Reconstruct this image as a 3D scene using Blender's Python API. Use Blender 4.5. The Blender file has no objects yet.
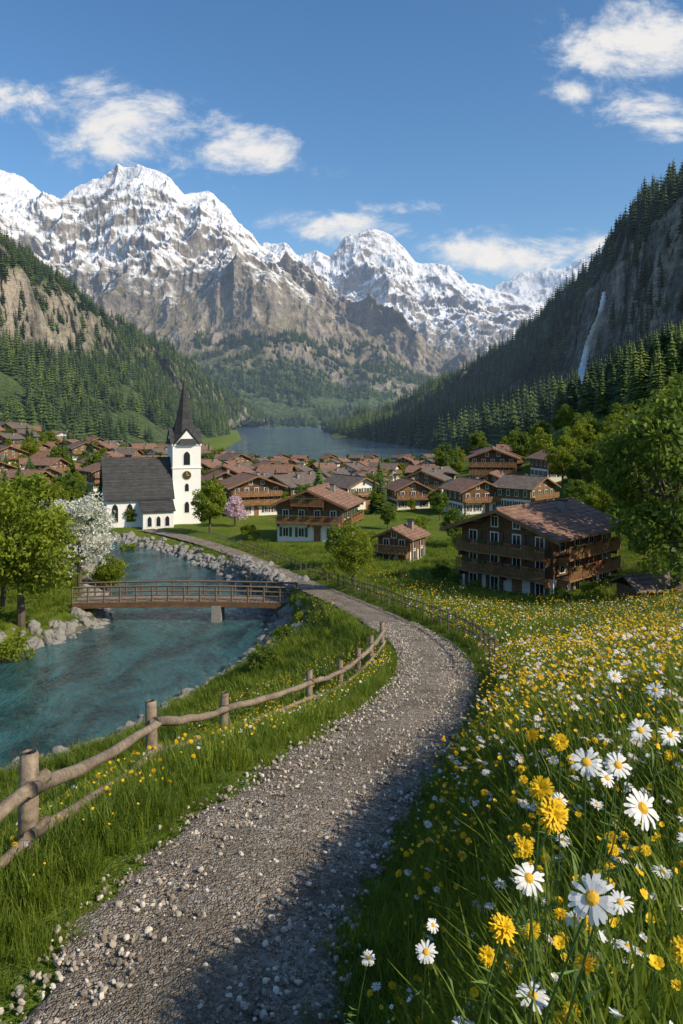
import bpy, math, random
import numpy as np
from mathutils import Vector, Matrix
rng=np.random.default_rng(7); random.seed(7)
S=bpy.context.scene
S.view_settings.view_transform='Standard'; S.view_settings.look='None'; S.view_settings.exposure=0
F=796.4; HOR=420.0; CU=341.5; CZ=15.0
def W(u,v,d): return ((u-CU)/F*d, d, CZ-(v-HOR)/F*d)
def link(o): S.collection.objects.link(o); return o

# ---------------- numpy noise ----------------
def _h(ix,iy,iz,seed):
    n=(ix.astype(np.int64)*374761393+iy.astype(np.int64)*668265263+iz.astype(np.int64)*2147483647+seed*1274126177)&0xffffffff
    n=((n^(n>>13))*1274126177)&0xffffffff
    n=((n^(n>>16))*2246822519)&0xffffffff
    n=n^(n>>15)
    return (n&0xffffff)/float(0xffffff)
def vn(x,y,z,seed=0):
    x=np.asarray(x,float);y=np.asarray(y,float)+0*x;z=np.asarray(z,float)+0*x
    xi=np.floor(x);yi=np.floor(y);zi=np.floor(z)
    fx=x-xi;fy=y-yi;fz=z-zi
    fx=fx*fx*fx*(fx*(fx*6-15)+10);fy=fy*fy*fy*(fy*(fy*6-15)+10);fz=fz*fz*fz*(fz*(fz*6-15)+10)
    r=0
    for a in (0,1):
        for b in (0,1):
            for c in (0,1):
                w=(fx if a else 1-fx)*(fy if b else 1-fy)*(fz if c else 1-fz)
                r=r+w*_h(xi+a,yi+b,zi+c,seed)
    return r
def fbm(x,y,z=0,seed=0,o=5,g=0.5):
    r=0;a=1;t=0;f=1
    for i in range(o):
        r=r+a*vn(x*f+i*17.3,y*f+i*5.1,z*f+i*9.7,seed+i); t+=a;a*=g;f*=2.03
    return r/t
def ridged(x,y,z=0,seed=0,o=6,g=0.55):
    r=0;a=1;t=0;f=1;prev=1
    for i in range(o):
        n=1-np.abs(2*vn(x*f+i*13.1,y*f+i*7.7,z*f+i*3.3,seed+i)-1); n=n*n
        r=r+a*n*prev; t+=a; prev=np.clip(n*1.6,0,1); a*=g; f*=2.07
    return r/t
def sm(a,b,x):
    t=np.clip((x-a)/(b-a),0,1); return t*t*(3-2*t)

# ---------------- node helpers ----------------
def nd(nt,t,ins=None,**pr):
    x=nt.nodes.new(t)
    for k,v in pr.items(): setattr(x,k,v)
    for k,v in (ins or {}).items():
        if isinstance(v,bpy.types.NodeSocket): nt.links.new(v,x.inputs[k])
        else: x.inputs[k].default_value=v
    return x
def newmat(name):
    m=bpy.data.materials.new(name); m.use_nodes=True
    return m,m.node_tree,m.node_tree.nodes['Principled BSDF']
def noise(nt,vec,scale,detail=4,rough=0.55,dist=0):
    return nd(nt,'ShaderNodeTexNoise',{'Vector':vec,'Scale':scale,'Detail':detail,'Roughness':rough,'Distortion':dist}).outputs[0]
def c4(c): return (c[0],c[1],c[2],1) if len(c)==3 else c
def ramp(nt,fac,stops):
    r=nd(nt,'ShaderNodeValToRGB',{0:fac}); e=r.color_ramp.elements
    while len(e)<len(stops): e.new(0.5)
    for i,(p,c) in enumerate(stops):
        e[i].position=p; e[i].color=c4(c if hasattr(c,'__len__') else (c,c,c))
    return r.outputs[0]
def mix(nt,fac,a,b,bt='MIX'):
    m=nt.nodes.new('ShaderNodeMix'); m.data_type='RGBA'; m.blend_type=bt
    for i,v in ((0,fac),(6,a),(7,b)):
        if isinstance(v,bpy.types.NodeSocket): nt.links.new(v,m.inputs[i])
        else: m.inputs[i].default_value=v if i==0 else c4(v)
    return m.outputs[2]
def mth(nt,op,a,b=0.0,c=None,clamp=False):
    ins={0:a,1:b}
    if c is not None: ins[2]=c
    return nd(nt,'ShaderNodeMath',ins,operation=op,use_clamp=clamp).outputs[0]
def mrange(nt,v,a,b,c=0.0,d=1.0,smooth=False):
    return nd(nt,'ShaderNodeMapRange',{0:v,1:a,2:b,3:c,4:d},interpolation_type='SMOOTHSTEP' if smooth else 'LINEAR').outputs[0]
def bump(nt,h,strength=0.5,dist=0.05):
    return nd(nt,'ShaderNodeBump',{'Height':h,'Strength':strength,'Distance':dist}).outputs[0]
def pos(nt): return nd(nt,'ShaderNodeNewGeometry').outputs['Position']
def ocoord(nt): return nd(nt,'ShaderNodeTexCoord').outputs['Object']
def painted_haze(nt,y0=200,y1=6500,mx=0.5,col=(0.42,0.57,0.83),st=0.68):  # aerial haze painted into the material: blue emission mixed in by world Y
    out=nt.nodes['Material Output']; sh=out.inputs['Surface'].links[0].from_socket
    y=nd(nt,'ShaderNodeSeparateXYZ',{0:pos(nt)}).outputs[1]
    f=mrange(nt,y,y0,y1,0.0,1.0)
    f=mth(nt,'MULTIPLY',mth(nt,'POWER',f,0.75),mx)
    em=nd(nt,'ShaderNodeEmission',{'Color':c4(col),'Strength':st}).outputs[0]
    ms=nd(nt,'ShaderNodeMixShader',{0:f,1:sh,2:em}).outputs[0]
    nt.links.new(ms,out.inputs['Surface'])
def simple(name,col,rough=0.8,var=0.25,scale=6,bmp=0.3,bd=0.02,obj=True):
    m,nt,b=newmat(name); v=ocoord(nt) if obj else pos(nt)
    n=noise(nt,v,scale,4,0.6)
    c=mix(nt,n,tuple(x*(1-var) for x in col),tuple(min(1,x*(1+var)) for x in col))
    nt.links.new(c,b.inputs['Base Color']); b.inputs['Roughness'].default_value=rough
    if bmp: nt.links.new(bump(nt,noise(nt,v,scale*5,3,0.6),bmp,bd),b.inputs['Normal'])
    return m
def leafmat(name,cols,trans=0.4,tcol=None,hz=False,rnd='island',rough=0.6,bs=.5):
    m,nt,b=newmat(name)
    if rnd=='island': r=nd(nt,'ShaderNodeNewGeometry').outputs['Random Per Island']
    else: r=nd(nt,'ShaderNodeObjectInfo').outputs['Random']
    big=noise(nt,pos(nt),bs,1)
    f=mth(nt,'ADD',mth(nt,'MULTIPLY',r,0.65),mth(nt,'MULTIPLY',mrange(nt,big,.3,.7),0.4),clamp=True)
    k=len(cols)-1
    c=ramp(nt,f,[(0.08+0.84*i/k,cols[i]) for i in range(k+1)])
    nt.links.new(c,b.inputs['Base Color']); b.inputs['Roughness'].default_value=rough
    b.inputs['Specular IOR Level'].default_value=0.25
    if trans>0:
        tc=mix(nt,0.5,c,tcol or cols[-1])
        t=nd(nt,'ShaderNodeBsdfTranslucent',{'Color':tc}).outputs[0]
        ms=nd(nt,'ShaderNodeMixShader',{0:trans,1:b.outputs[0],2:t}).outputs[0]
        nt.links.new(ms,nt.nodes['Material Output'].inputs['Surface'])
    if hz: painted_haze(nt)
    return m

# ---------------- mesh builder ----------------
class MB:
    def __init__(s): s.v=[];s.f=[];s.m=[]
    def quadbox(s,c,ax,ay,az,mi=0):
        c=Vector(c);ax=Vector(ax);ay=Vector(ay);az=Vector(az);i=len(s.v)
        for sz in (-1,1):
            for sx,sy in ((-1,-1),(1,-1),(1,1),(-1,1)):
                s.v.append(tuple(c+ax*sx+ay*sy+az*sz))
        for q in ((0,3,2,1),(4,5,6,7),(0,1,5,4),(1,2,6,5),(2,3,7,6),(3,0,4,7)):
            s.f.append(tuple(i+k for k in q)); s.m.append(mi)
    def box(s,x0,x1,y0,y1,z0,z1,mi=0):
        s.quadbox(((x0+x1)/2,(y0+y1)/2,(z0+z1)/2),((x1-x0)/2,0,0),(0,(y1-y0)/2,0),(0,0,(z1-z0)/2),mi)
    def poly(s,pts,mi=0):
        i=len(s.v); s.v+= [tuple(p) for p in pts]; s.f.append(tuple(range(i,i+len(pts)))); s.m.append(mi)
    def prism(s,pts,vec,mi=0):
        i=len(s.v);n=len(pts);v=Vector(vec)
        s.v+=[tuple(p) for p in pts]+[tuple(Vector(p)+v) for p in pts]
        s.f.append(tuple(range(i,i+n))[::-1]);s.m.append(mi)
        s.f.append(tuple(range(i+n,i+2*n)));s.m.append(mi)
        for k in range(n):
            s.f.append((i+k,i+(k+1)%n,i+n+(k+1)%n,i+n+k));s.m.append(mi)
    def tube(s,pts,rad,sides=6,mi=0,cap=True):
        i=len(s.v);n=len(pts);pts=[Vector(p) for p in pts]
        for k,p in enumerate(pts):
            t=(pts[min(k+1,n-1)]-pts[max(k-1,0)]).normalized()
            a=t.cross(Vector((0,0,1))) if abs(t.z)<0.95 else t.cross(Vector((1,0,0)))
            a.normalize();b=t.cross(a)
            r=rad[k] if hasattr(rad,'__len__') else rad
            for j in range(sides):
                th=2*math.pi*j/sides
                s.v.append(tuple(p+a*(r*math.cos(th))+b*(r*math.sin(th))))
        for k in range(n-1):
            for j in range(sides):
                j2=(j+1)%sides
                s.f.append((i+k*sides+j,i+k*sides+j2,i+(k+1)*sides+j2,i+(k+1)*sides+j));s.m.append(mi)
        if cap:
            s.f.append(tuple(i+j for j in range(sides)));s.m.append(mi)
            s.f.append(tuple(i+(n-1)*sides+j for j in range(sides))[::-1]);s.m.append(mi)
    def arr(s,V,Fc,mi=0):
        i=len(s.v); s.v+= [tuple(p) for p in V.tolist()]; s.f+=[tuple(i+k for k in q) for q in Fc.tolist()]; s.m+=[mi]*len(Fc)
    def mesh(s,name,mats,smooth=False):
        me=bpy.data.meshes.new(name); me.from_pydata(s.v,[],s.f)
        for m in mats: me.materials.append(m)
        me.polygons.foreach_set('material_index',s.m)
        if smooth: me.polygons.foreach_set('use_smooth',[True]*len(s.f))
        me.update(); return me
    def obj(s,name,mats,smooth=False,parent=None):
        o=bpy.data.objects.new(name,s.mesh(name,mats,smooth)); link(o)
        if parent: o.parent=parent
        return o
def gridmesh(name,P,mats,smooth=True):
    R,C,_=P.shape; me=bpy.data.meshes.new(name)
    idx=np.arange(R*C).reshape(R,C)
    q=np.stack([idx[:-1,:-1],idx[:-1,1:],idx[1:,1:],idx[1:,:-1]],-1).reshape(-1,4)
    me.vertices.add(R*C); me.vertices.foreach_set('co',P.reshape(-1).astype(np.float32))
    me.loops.add(len(q)*4); me.loops.foreach_set('vertex_index',q.reshape(-1).astype(np.int32))
    me.polygons.add(len(q)); me.polygons.foreach_set('loop_start',(np.arange(len(q))*4).astype(np.int32))
    me.update(calc_edges=True); me.validate()
    me.polygons.foreach_set('use_smooth',[smooth]*len(me.polygons))
    for m in mats: me.materials.append(m)
    return link(bpy.data.objects.new(name,me))
def empty(name,loc=(0,0,0),rz=0,sc=1):
    e=bpy.data.objects.new(name,None); e.empty_display_size=0.1; e.location=loc; e.rotation_euler=(0,0,rz); e.scale=(sc,)*3
    return link(e)

# ---------------- instancing via geometry nodes ----------------
def proto_coll(name,meshes):
    c=bpy.data.collections.new(name)
    for i,me in enumerate(meshes):
        c.objects.link(bpy.data.objects.new(me.name,me))
    return c
def scatter(name,coll,P,scl,rot,npro):
    P=np.asarray(P,float); n=len(P)
    me=bpy.data.meshes.new(name); me.vertices.add(n); me.vertices.foreach_set('co',P.reshape(-1).astype(np.float32))
    a=me.attributes.new('scl','FLOAT_VECTOR','POINT')
    scl=np.asarray(scl,float)
    if scl.ndim==1: scl=np.repeat(scl[:,None],3,1)
    a.data.foreach_set('vector',scl.reshape(-1).astype(np.float32))
    a=me.attributes.new('rot','FLOAT_VECTOR','POINT'); a.data.foreach_set('vector',np.asarray(rot).reshape(-1).astype(np.float32))
    a=me.attributes.new('pid','INT','POINT'); a.data.foreach_set('value',rng.integers(0,npro,n).astype(np.int32))
    me.update()
    o=link(bpy.data.objects.new(name,me))
    g=bpy.data.node_groups.new(name+'_gn','GeometryNodeTree')
    g.interface.new_socket('Geometry',in_out='INPUT',socket_type='NodeSocketGeometry')
    g.interface.new_socket('Geometry',in_out='OUTPUT',socket_type='NodeSocketGeometry')
    gi=g.nodes.new('NodeGroupInput');go=g.nodes.new('NodeGroupOutput')
    ci=g.nodes.new('GeometryNodeCollectionInfo'); ci.inputs['Collection'].default_value=coll
    ci.inputs['Separate Children'].default_value=True; ci.inputs['Reset Children'].default_value=True
    ip=g.nodes.new('GeometryNodeInstanceOnPoints'); ip.inputs['Pick Instance'].default_value=True
    def na(nm,dt):
        x=g.nodes.new('GeometryNodeInputNamedAttribute'); x.data_type=dt; x.inputs['Name'].default_value=nm; return x.outputs[0]
    g.links.new(gi.outputs[0],ip.inputs['Points']); g.links.new(ci.outputs[0],ip.inputs['Instance'])
    g.links.new(na('pid','INT'),ip.inputs['Instance Index'])
    g.links.new(na('rot','FLOAT_VECTOR'),ip.inputs['Rotation']); g.links.new(na('scl','FLOAT_VECTOR'),ip.inputs['Scale'])
    g.links.new(ip.outputs[0],go.inputs[0])
    md=o.modifiers.new('scatter','NODES'); md.node_group=g
    return o
def rrot(n,tilt=0.1): return np.stack([rng.normal(0,tilt,n),rng.normal(0,tilt,n),rng.uniform(0,6.283,n)],1)

# ---------------- geometry 2D helpers ----------------
def pdist(x,y,poly):
    P=np.array(poly,float);A=P;B=np.roll(P,-1,0)
    x=np.asarray(x,float);y=np.asarray(y,float);best=np.full(x.shape,1e9)
    for a,b in zip(A,B):
        d=b-a;L=max(d@d,1e-9)
        t=np.clip(((x-a[0])*d[0]+(y-a[1])*d[1])/L,0,1)
        best=np.minimum(best,np.hypot(x-a[0]-t*d[0],y-a[1]-t*d[1]))
    return best
def inside(x,y,poly):
    x=np.asarray(x,float);y=np.asarray(y,float);r=np.zeros(x.shape,bool);n=len(poly)
    for i in range(n):
        x1,y1=poly[i];x2,y2=poly[(i+1)%n]
        if y1==y2: continue
        c=((y1>y)!=(y2>y))&(x<(x2-x1)*(y-y1)/(y2-y1)+x1); r^=c
    return r
def catmull(P,n):
    P=np.array(P,float);m=len(P);t=np.linspace(0,m-1,n);out=[]
    for tt in t:
        i=min(int(tt),m-2);f=tt-i
        p0=P[max(i-1,0)];p1=P[i];p2=P[i+1];p3=P[min(i+2,m-1)]
        out.append(0.5*((2*p1)+(-p0+p2)*f+(2*p0-5*p1+4*p2-p3)*f*f+(-p0+3*p1-3*p2+p3)*f**3))
    return np.array(out)

# ---------------- terrain definition ----------------
PATHK=[(-3.2,-9,11.4),(-2.6,-3,11.3),(-1.9,1.5,11.1)]+[W(*k) for k in [(165,1024,5.3),(228,900,6.9),(318,800,9.5),(372,750,12.5),(424,700,18),(436,665,25),(410,634,34),(352,604,48),(312,587,60),(262,564,75),(228,550,86)]]+[(-17.5,93,1.1),(-22,99,1.0),(-25,102,1.0)]
PATH=catmull(PATHK,300)
_d=np.r_[0,np.cumsum(np.linalg.norm(np.diff(PATH[:,:2],axis=0),axis=1))]
PATH=np.stack([np.interp(np.linspace(0,_d[-1],320),_d,PATH[:,k]) for k in range(3)],1)
RB=[(-32,-12),(-26,8),(-20,22),(-14.4,33.6),(-10.8,36.6),(-8.3,42.6),(-6.2,48),(-4.6,53),(-5.1,61),(-7.6,70),(-12,78.5),(-17.8,88),(-23.5,95),(-32,100),(-50,104),(-110,106)]
LB=[(-110,92),(-55,90),(-38,89),(-27,86),(-22.8,76),(-19.8,66),(-17.8,58.5),(-19.2,54.3),(-21.8,51),(-30,42),(-42,28),(-55,8),(-60,-12)]
RIV=RB+LB
LAKE=[(-42,284),(35,284),(38,330),(46,420),(38,480),(8,620),(-8,702),(-12,1000),(-20,1900),(-400,1900),(-200,1400),(-150,1150),(-90,700),(-76,600),(-60,400)]
CP=[(0.5,1.0,13.75),(0,0,13.4),(2,0,13.9),(5,0,14.2),(10,0,14.6),(-1,3,12.0),(-1,-4,12.8),(4,-6,14.2),(20,-5,15),(40,0,15),(60,20,15),(80,50,16),
(0.45,4.8,11.45),(0.7,3,12.65),(1.3,5,12.25),(2,4,12.9),(2.5,8,11.7),(4.5,10,11.7),(2,10,10.9),(3.3,15,9.8),(6,20,8.9),(11,28,7.5),(5.7,26,7.3),
(7,40,4.9),(13,42,4.7),(12,56,2.8),(18,50,3.8),(22,42,6),(30,60,6),(25,30,9),(20,15,11.5),(50,60,11),(60,100,12),(45,130,6.8),(60,150,14),(47,160,9),(40,190,5),(60,200,14),(80,200,25),(30,220,1.5),
(25,120,2.2),(15,110,1.5),(8,75,1.7),(5,90,1.4),(0,120,1),(-8,95,1.2),(10,150,.9),(0,190,.7),(20,180,1.2),(0,240,.6),(-40,150,.8),(-30,110,.9),(-60,200,1),(-80,250,3),(-110,280,8),(-140,250,12),(-60,280,1.5),(-40,270,.5),(-90,180,2.5),(-120,180,8),(-55,110,1.2),(-80,110,3),
(-26,50,1.2),(-35,50,2.2),(-40,80,1.5),(-38,35,2),(-60,50,5),
(-3,7.6,10.75),(-2.9,12.2,9.5),(-2.5,16.8,8.1),(-.9,22,6.9),(-.05,25,6.3),(1.1,28.5,5.95),(1.6,31.5,5.6),(-6,8,8.8),(-6,12,7.4),(-6,20,5.2),(-5,30,3.3),(-2,40,3.2),(-9,30,1.6),(-3,50,2),(-10,15,4.8),(-14,20,2.2),(-10,5,7),(-16,0,5),(0,320,-1),(60,320,4),(-120,320,6),(100,320,25),(-12,60,1),(-10,45,1),(-20,80,1)]
CP+= [tuple(p) for p in PATH[::12]]
CP=np.array(CP)
def warp(x,y):
    yy=np.maximum(np.asarray(y,float)+12,1.5); return 1.6*np.asarray(x,float)/yy, np.log(yy)
def tps(r2): return 0.5*r2*np.log(r2+1e-9)
_a,_b=warp(CP[:,0],CP[:,1]); NCP=len(CP)
K=tps((_a[:,None]-_a)**2+(_b[:,None]-_b)**2)+np.eye(NCP)*2e-3
Pm=np.c_[np.ones(NCP),_a,_b]
A=np.block([[K,Pm],[Pm.T,np.zeros((3,3))]]); SOL=np.linalg.solve(A,np.r_[CP[:,2],0,0,0])
def base_h(x,y):
    sh=np.shape(x); a,b=warp(np.ravel(x),np.ravel(y)); out=np.empty(a.shape)
    for i in range(0,len(a),20000):
        s=slice(i,i+20000)
        out[s]=tps((a[s,None]-_a)**2+(b[s,None]-_b)**2)@SOL[:NCP]+SOL[NCP]+SOL[NCP+1]*a[s]+SOL[NCP+2]*b[s]
    return out.reshape(sh)
def pathinfo(x,y):
    sh=np.shape(x); x=np.ravel(x);y=np.ravel(y);d=np.empty(x.shape);z=np.empty(x.shape)
    for i in range(0,len(x),20000):
        s=slice(i,i+20000); dd=(x[s,None]-PATH[:,0])**2+(y[s,None]-PATH[:,1])**2
        k=dd.argmin(1); d[s]=np.sqrt(dd[np.arange(len(k)),k]); z[s]=PATH[k,2]
    return d.reshape(sh),z.reshape(sh)
PW=1.10
def H(x,y):
    x=np.asarray(x,float);y=np.asarray(y,float)
    z=base_h(x,y)
    far=sm(300,330,y); z=z*(1-far)+1.5*far
    z=np.minimum(z,14.8+.04*np.maximum(x,0)+np.maximum(y-90,0)*.35)
    z=np.clip(z,0.45,60)
    z=z+(fbm(x*.35,y*.35,0,3,4)-.5)*0.35*sm(0,10,y)*(y<400)
    dr=pdist(x,y,RIV); ins=inside(x,y,RIV)
    w=sm(0,5,dr); zo=(0.03+dr*0.4)*(1-w)+np.maximum(z,.3)*w
    z=np.where(ins,-np.minimum(1.6,dr*.5)-.05,zo)
    dp,pz=pathinfo(x,y)
    w=sm(PW+.15,PW+1.3,dp); z=np.where(ins,z,(pz-0.03-0.0018*np.maximum(y,0))*(1-w)+z*w)
    dl=pdist(x,y,LAKE); il=inside(x,y,LAKE)
    z=np.where(il,-np.minimum(3,dl*.1)-.05,z*sm(0,6,dl)+.1*(1-sm(0,6,dl)))
    return z
def h1(x,y): return float(H(np.array([x]),np.array([y]))[0])

# ---------------- materials ----------------
def ground_mat():
    m,nt,b=newmat('meadow_ground'); p=pos(nt)
    n1=noise(nt,p,0.12,4,.6); n2=noise(nt,p,2.5,4,.65); n3=noise(nt,p,14,3,.7)
    c=ramp(nt,n1,[(.3,(.085,.14,.018)),(.5,(.14,.19,.022)),(.7,(.20,.225,.03))])
    c=mix(nt,ramp(nt,n2,[(.35,0.0),(.75,.8)]),c,(.065,.105,.015))
    c=mix(nt,ramp(nt,n3,[(.62,0.0),(.72,.7)]),c,(.18,.18,.04))
    sp=nd(nt,'ShaderNodeSeparateXYZ',{0:p})
    wet=mth(nt,'MULTIPLY',mrange(nt,sp.outputs[2],0.1,0.55,1.0,0.0),mth(nt,'LESS_THAN',sp.outputs[1],140.0))
    c=mix(nt,wet,c,ramp(nt,n2,[(.3,(.09,.08,.06)),(.7,(.22,.2,.17))]))
    nt.links.new(c,b.inputs['Base Color']); b.inputs['Roughness'].default_value=.95; b.inputs['Specular IOR Level'].default_value=.1
    nt.links.new(bump(nt,mth(nt,'ADD',n2,n3),.9,.15),b.inputs['Normal']); painted_haze(nt)
    return m
def gravel_mat():
    m,nt,b=newmat('path_gravel'); p=pos(nt)
    v=nd(nt,'ShaderNodeTexVoronoi',{'Vector':p,'Scale':24.0,'Randomness':1.0}); v2=nd(nt,'ShaderNodeTexVoronoi',{'Vector':p,'Scale':60.0})
    n1=noise(nt,p,.8,3,.6); n2=noise(nt,p,6,5,.75)
    cv=nd(nt,'ShaderNodeSeparateColor',{0:v.outputs['Color']}).outputs[0]; cv2=nd(nt,'ShaderNodeSeparateColor',{0:v2.outputs['Color']}).outputs[1]
    c=ramp(nt,mth(nt,'ADD',mth(nt,'MULTIPLY',cv,.5),mth(nt,'MULTIPLY',cv2,.5)),[(.12,(.14,.11,.08)),(.45,(.36,.30,.235)),(.85,(.68,.60,.50))])
    c=mix(nt,ramp(nt,n2,[(.45,0.0),(.62,.55)]),c,(.29,.235,.175))
    c=mix(nt,ramp(nt,n1,[(.42,0.0),(.66,.65)]),c,(.19,.15,.10))
    nt.links.new(c,b.inputs['Base Color']); b.inputs['Roughness'].default_value=.95; b.inputs['Specular IOR Level'].default_value=.2
    hh=mth(nt,'ADD',mth(nt,'MULTIPLY',v.outputs['Distance'],-1.4),mth(nt,'ADD',mth(nt,'MULTIPLY',v2.outputs['Distance'],-.9),mth(nt,'MULTIPLY',n2,1.6)))
    nt.links.new(bump(nt,hh,1.0,.06),b.inputs['Normal'])
    return m
def water_mat(name,col,sc,bs,rough,hz=False,bd=.12):
    m,nt,b=newmat(name); p=pos(nt)
    mp=nd(nt,'ShaderNodeMapping',{'Vector':p,'Rotation':(0,0,.5),'Scale':(1,.5,1)}).outputs[0]
    n=noise(nt,mp,sc,4,.65,.8); n2=noise(nt,mp,sc*.18,3,.5,.6)
    c=mix(nt,ramp(nt,n2,[(.38,0.0),(.62,1.0)]),tuple(x*.45 for x in col),tuple(x*1.4 for x in col))
    nt.links.new(c,b.inputs['Base Color']); b.inputs['Roughness'].default_value=rough; b.inputs['IOR'].default_value=1.36
    nt.links.new(bump(nt,mth(nt,'ADD',n,n2),bs,bd),b.inputs['Normal'])
    if hz: painted_haze(nt)
    return m
def mountain_mat(name,zs0,zs1,zf,snow=True,rockc=((.09,.078,.065),(.22,.19,.155),(.38,.32,.25)),sc=.02,steep=(.35,.6),forest=(.035,.065,.02),ff2=(.09,.12,.035),hz=.5,sth=(.54,.68),bk=.38):
    m,nt,b=newmat(name); g=nd(nt,'ShaderNodeNewGeometry'); p=g.outputs['Position']
    z=nd(nt,'ShaderNodeSeparateXYZ',{0:p}).outputs[2]
    st=nd(nt,'ShaderNodeMapping',{'Vector':p,'Scale':(1,1,.35)}).outputs[0]
    n1=noise(nt,st,sc,6,.68); n2=noise(nt,p,sc*4,4,.7); n3=noise(nt,nd(nt,'ShaderNodeMapping',{'Vector':p,'Scale':(.3,.3,3.0)}).outputs[0],sc*1.2,4,.65)
    nn=mth(nt,'ADD',mth(nt,'MULTIPLY',n1,.5),mth(nt,'ADD',mth(nt,'MULTIPLY',n2,.3),mth(nt,'MULTIPLY',n3,.2)))
    rock=ramp(nt,nn,[(.40,rockc[0]),(.5,rockc[1]),(.60,rockc[2])])
    bn=bump(nt,nn,1.0,bk/sc); nt.links.new(bn,b.inputs['Normal'])
    nz=nd(nt,'ShaderNodeSeparateXYZ',{0:bn}).outputs[2]; nz0=nd(nt,'ShaderNodeSeparateXYZ',{0:g.outputs['Normal']}).outputs[2]
    nzz=mth(nt,'ADD',mth(nt,'MULTIPLY',nz,.45),mth(nt,'MULTIPLY',nz0,.55))
    flat=mrange(nt,mth(nt,'ADD',nzz,mth(nt,'MULTIPLY',n2,.35)),steep[0]+.17,steep[1]+.17,0.0,1.0,True)
    fz=mrange(nt,mth(nt,'ADD',z,mth(nt,'MULTIPLY',n1,zf*.8)),zf*1.0,zf*1.55,1.0,0.0,True)
    fcol=mix(nt,ramp(nt,n2,[(.4,0.0),(.6,1.0)]),forest,ff2)
    if snow:
        alp=mix(nt,ramp(nt,n1,[(.4,0.0),(.6,1.0)]),(.12,.105,.055),(.20,.17,.11))
        low=mix(nt,fz,alp,fcol)
    else: low=fcol
    c=mix(nt,flat,rock,low)
    if snow:
        sz=mrange(nt,mth(nt,'ADD',z,mth(nt,'MULTIPLY',mth(nt,'SUBTRACT',n1,.5),800.0)),zs0,zs1,0.0,1.0,True)
        sf=mth(nt,'MULTIPLY',sz,mrange(nt,mth(nt,'ADD',nzz,mth(nt,'MULTIPLY',n2,.5)),sth[0],sth[1],0.0,1.0,True))
        c=mix(nt,sf,c,(.84,.85,.87))
    nt.links.new(c,b.inputs['Base Color']); b.inputs['Roughness'].default_value=.9; b.inputs['Specular IOR Level'].default_value=.15
    painted_haze(nt,mx=hz)
    return m
M={}
M['ground']=ground_mat(); M['gravel']=gravel_mat()
M['river']=water_mat('river_water',(.024,.085,.090),2.6,.9,.04,False,.3)
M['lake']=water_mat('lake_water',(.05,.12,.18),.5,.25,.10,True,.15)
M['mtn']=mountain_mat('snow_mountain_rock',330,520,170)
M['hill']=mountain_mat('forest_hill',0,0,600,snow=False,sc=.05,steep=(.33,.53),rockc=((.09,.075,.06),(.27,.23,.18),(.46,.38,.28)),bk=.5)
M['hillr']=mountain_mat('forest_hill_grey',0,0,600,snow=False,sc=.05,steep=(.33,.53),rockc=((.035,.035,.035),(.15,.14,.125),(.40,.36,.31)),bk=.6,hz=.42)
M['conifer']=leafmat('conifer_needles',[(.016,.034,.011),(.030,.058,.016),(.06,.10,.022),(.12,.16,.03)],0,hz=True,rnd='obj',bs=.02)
M['bark']=simple('bark',(.10,.075,.055),.95,.4,8,.8)
M['leafA']=leafmat('leaves_spring',[(.08,.13,.010),(.17,.23,.016),(.30,.33,.03)],.4,(.42,.45,.04))
M['leafB']=leafmat('leaves_green',[(.045,.09,.012),(.10,.16,.018),(.19,.25,.03)],.35,(.28,.36,.04))
M['blossW']=leafmat('blossom_white',[(.30,.34,.20),(.55,.56,.44),(.8,.78,.74)],.3,(.8,.8,.72))
M['blossP']=leafmat('blossom_pink',[(.45,.3,.36),(.65,.48,.55),(.75,.62,.68)],.3,(.8,.6,.7))
M['grass']=leafmat('grass_blades',[(.05,.09,.010),(.12,.18,.014),(.24,.28,.03)],.4,(.38,.45,.03))
M['stem']=simple('flower_stem',(.08,.14,.02),.7,.2,20,0)
M['petal']=leafmat('petal_white',[(.7,.7,.68),(.8,.8,.78)],.25,(.8,.8,.75))
M['yel']=leafmat('petal_yellow',[(.74,.43,.008),(.82,.58,.014)],.2,(.8,.6,.02))
M['disc']=simple('daisy_disc',(.7,.38,.02),.8,.25,200,.6,.002)
M['plaster']=simple('white_plaster',(.72,.69,.63),.9,.1,3,.2)
M['church_w']=simple('church_plaster',(.78,.76,.72),.9,.07,2,.15)
M['stone']=simple('boulder_stone',(.25,.235,.21),.9,.5,4,.8,.05)
m,nt,b=newmat('pebble'); rr_=nd(nt,'ShaderNodeObjectInfo').outputs['Random']
nt.links.new(ramp(nt,rr_,[(.1,(.15,.12,.09)),(.5,(.33,.28,.22)),(.95,(.62,.56,.47))]),b.inputs['Base Color']); b.inputs['Roughness'].default_value=.9; M['pebble']=m
def woodm(name,c1,c2,sc=(14,14,1.2),plank=None):
    m,nt,b=newmat(name); o=ocoord(nt)
    n=noise(nt,nd(nt,'ShaderNodeMapping',{'Vector':o,'Scale':sc}).outputs[0],2,5,.65); n2=noise(nt,o,1.3,3)
    c=mix(nt,ramp(nt,n,[(.3,0.0),(.7,1.0)]),c1,c2); c=mix(nt,ramp(nt,n2,[(.4,0.0),(.7,.5)]),c,tuple(x*.5 for x in c1))
    h=n
    if plank:
        z=nd(nt,'ShaderNodeSeparateXYZ',{0:o}).outputs[2]
        fr=mth(nt,'FRACT',mth(nt,'MULTIPLY',z,1/plank)); gp=mth(nt,'LESS_THAN',fr,.12)
        c=mix(nt,gp,c,tuple(x*.3 for x in c1)); h=mth(nt,'SUBTRACT',n,gp)
    nt.links.new(c,b.inputs['Base Color']); b.inputs['Roughness'].default_value=.85
    nt.links.new(bump(nt,h,.6,.02),b.inputs['Normal']); return m
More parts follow.
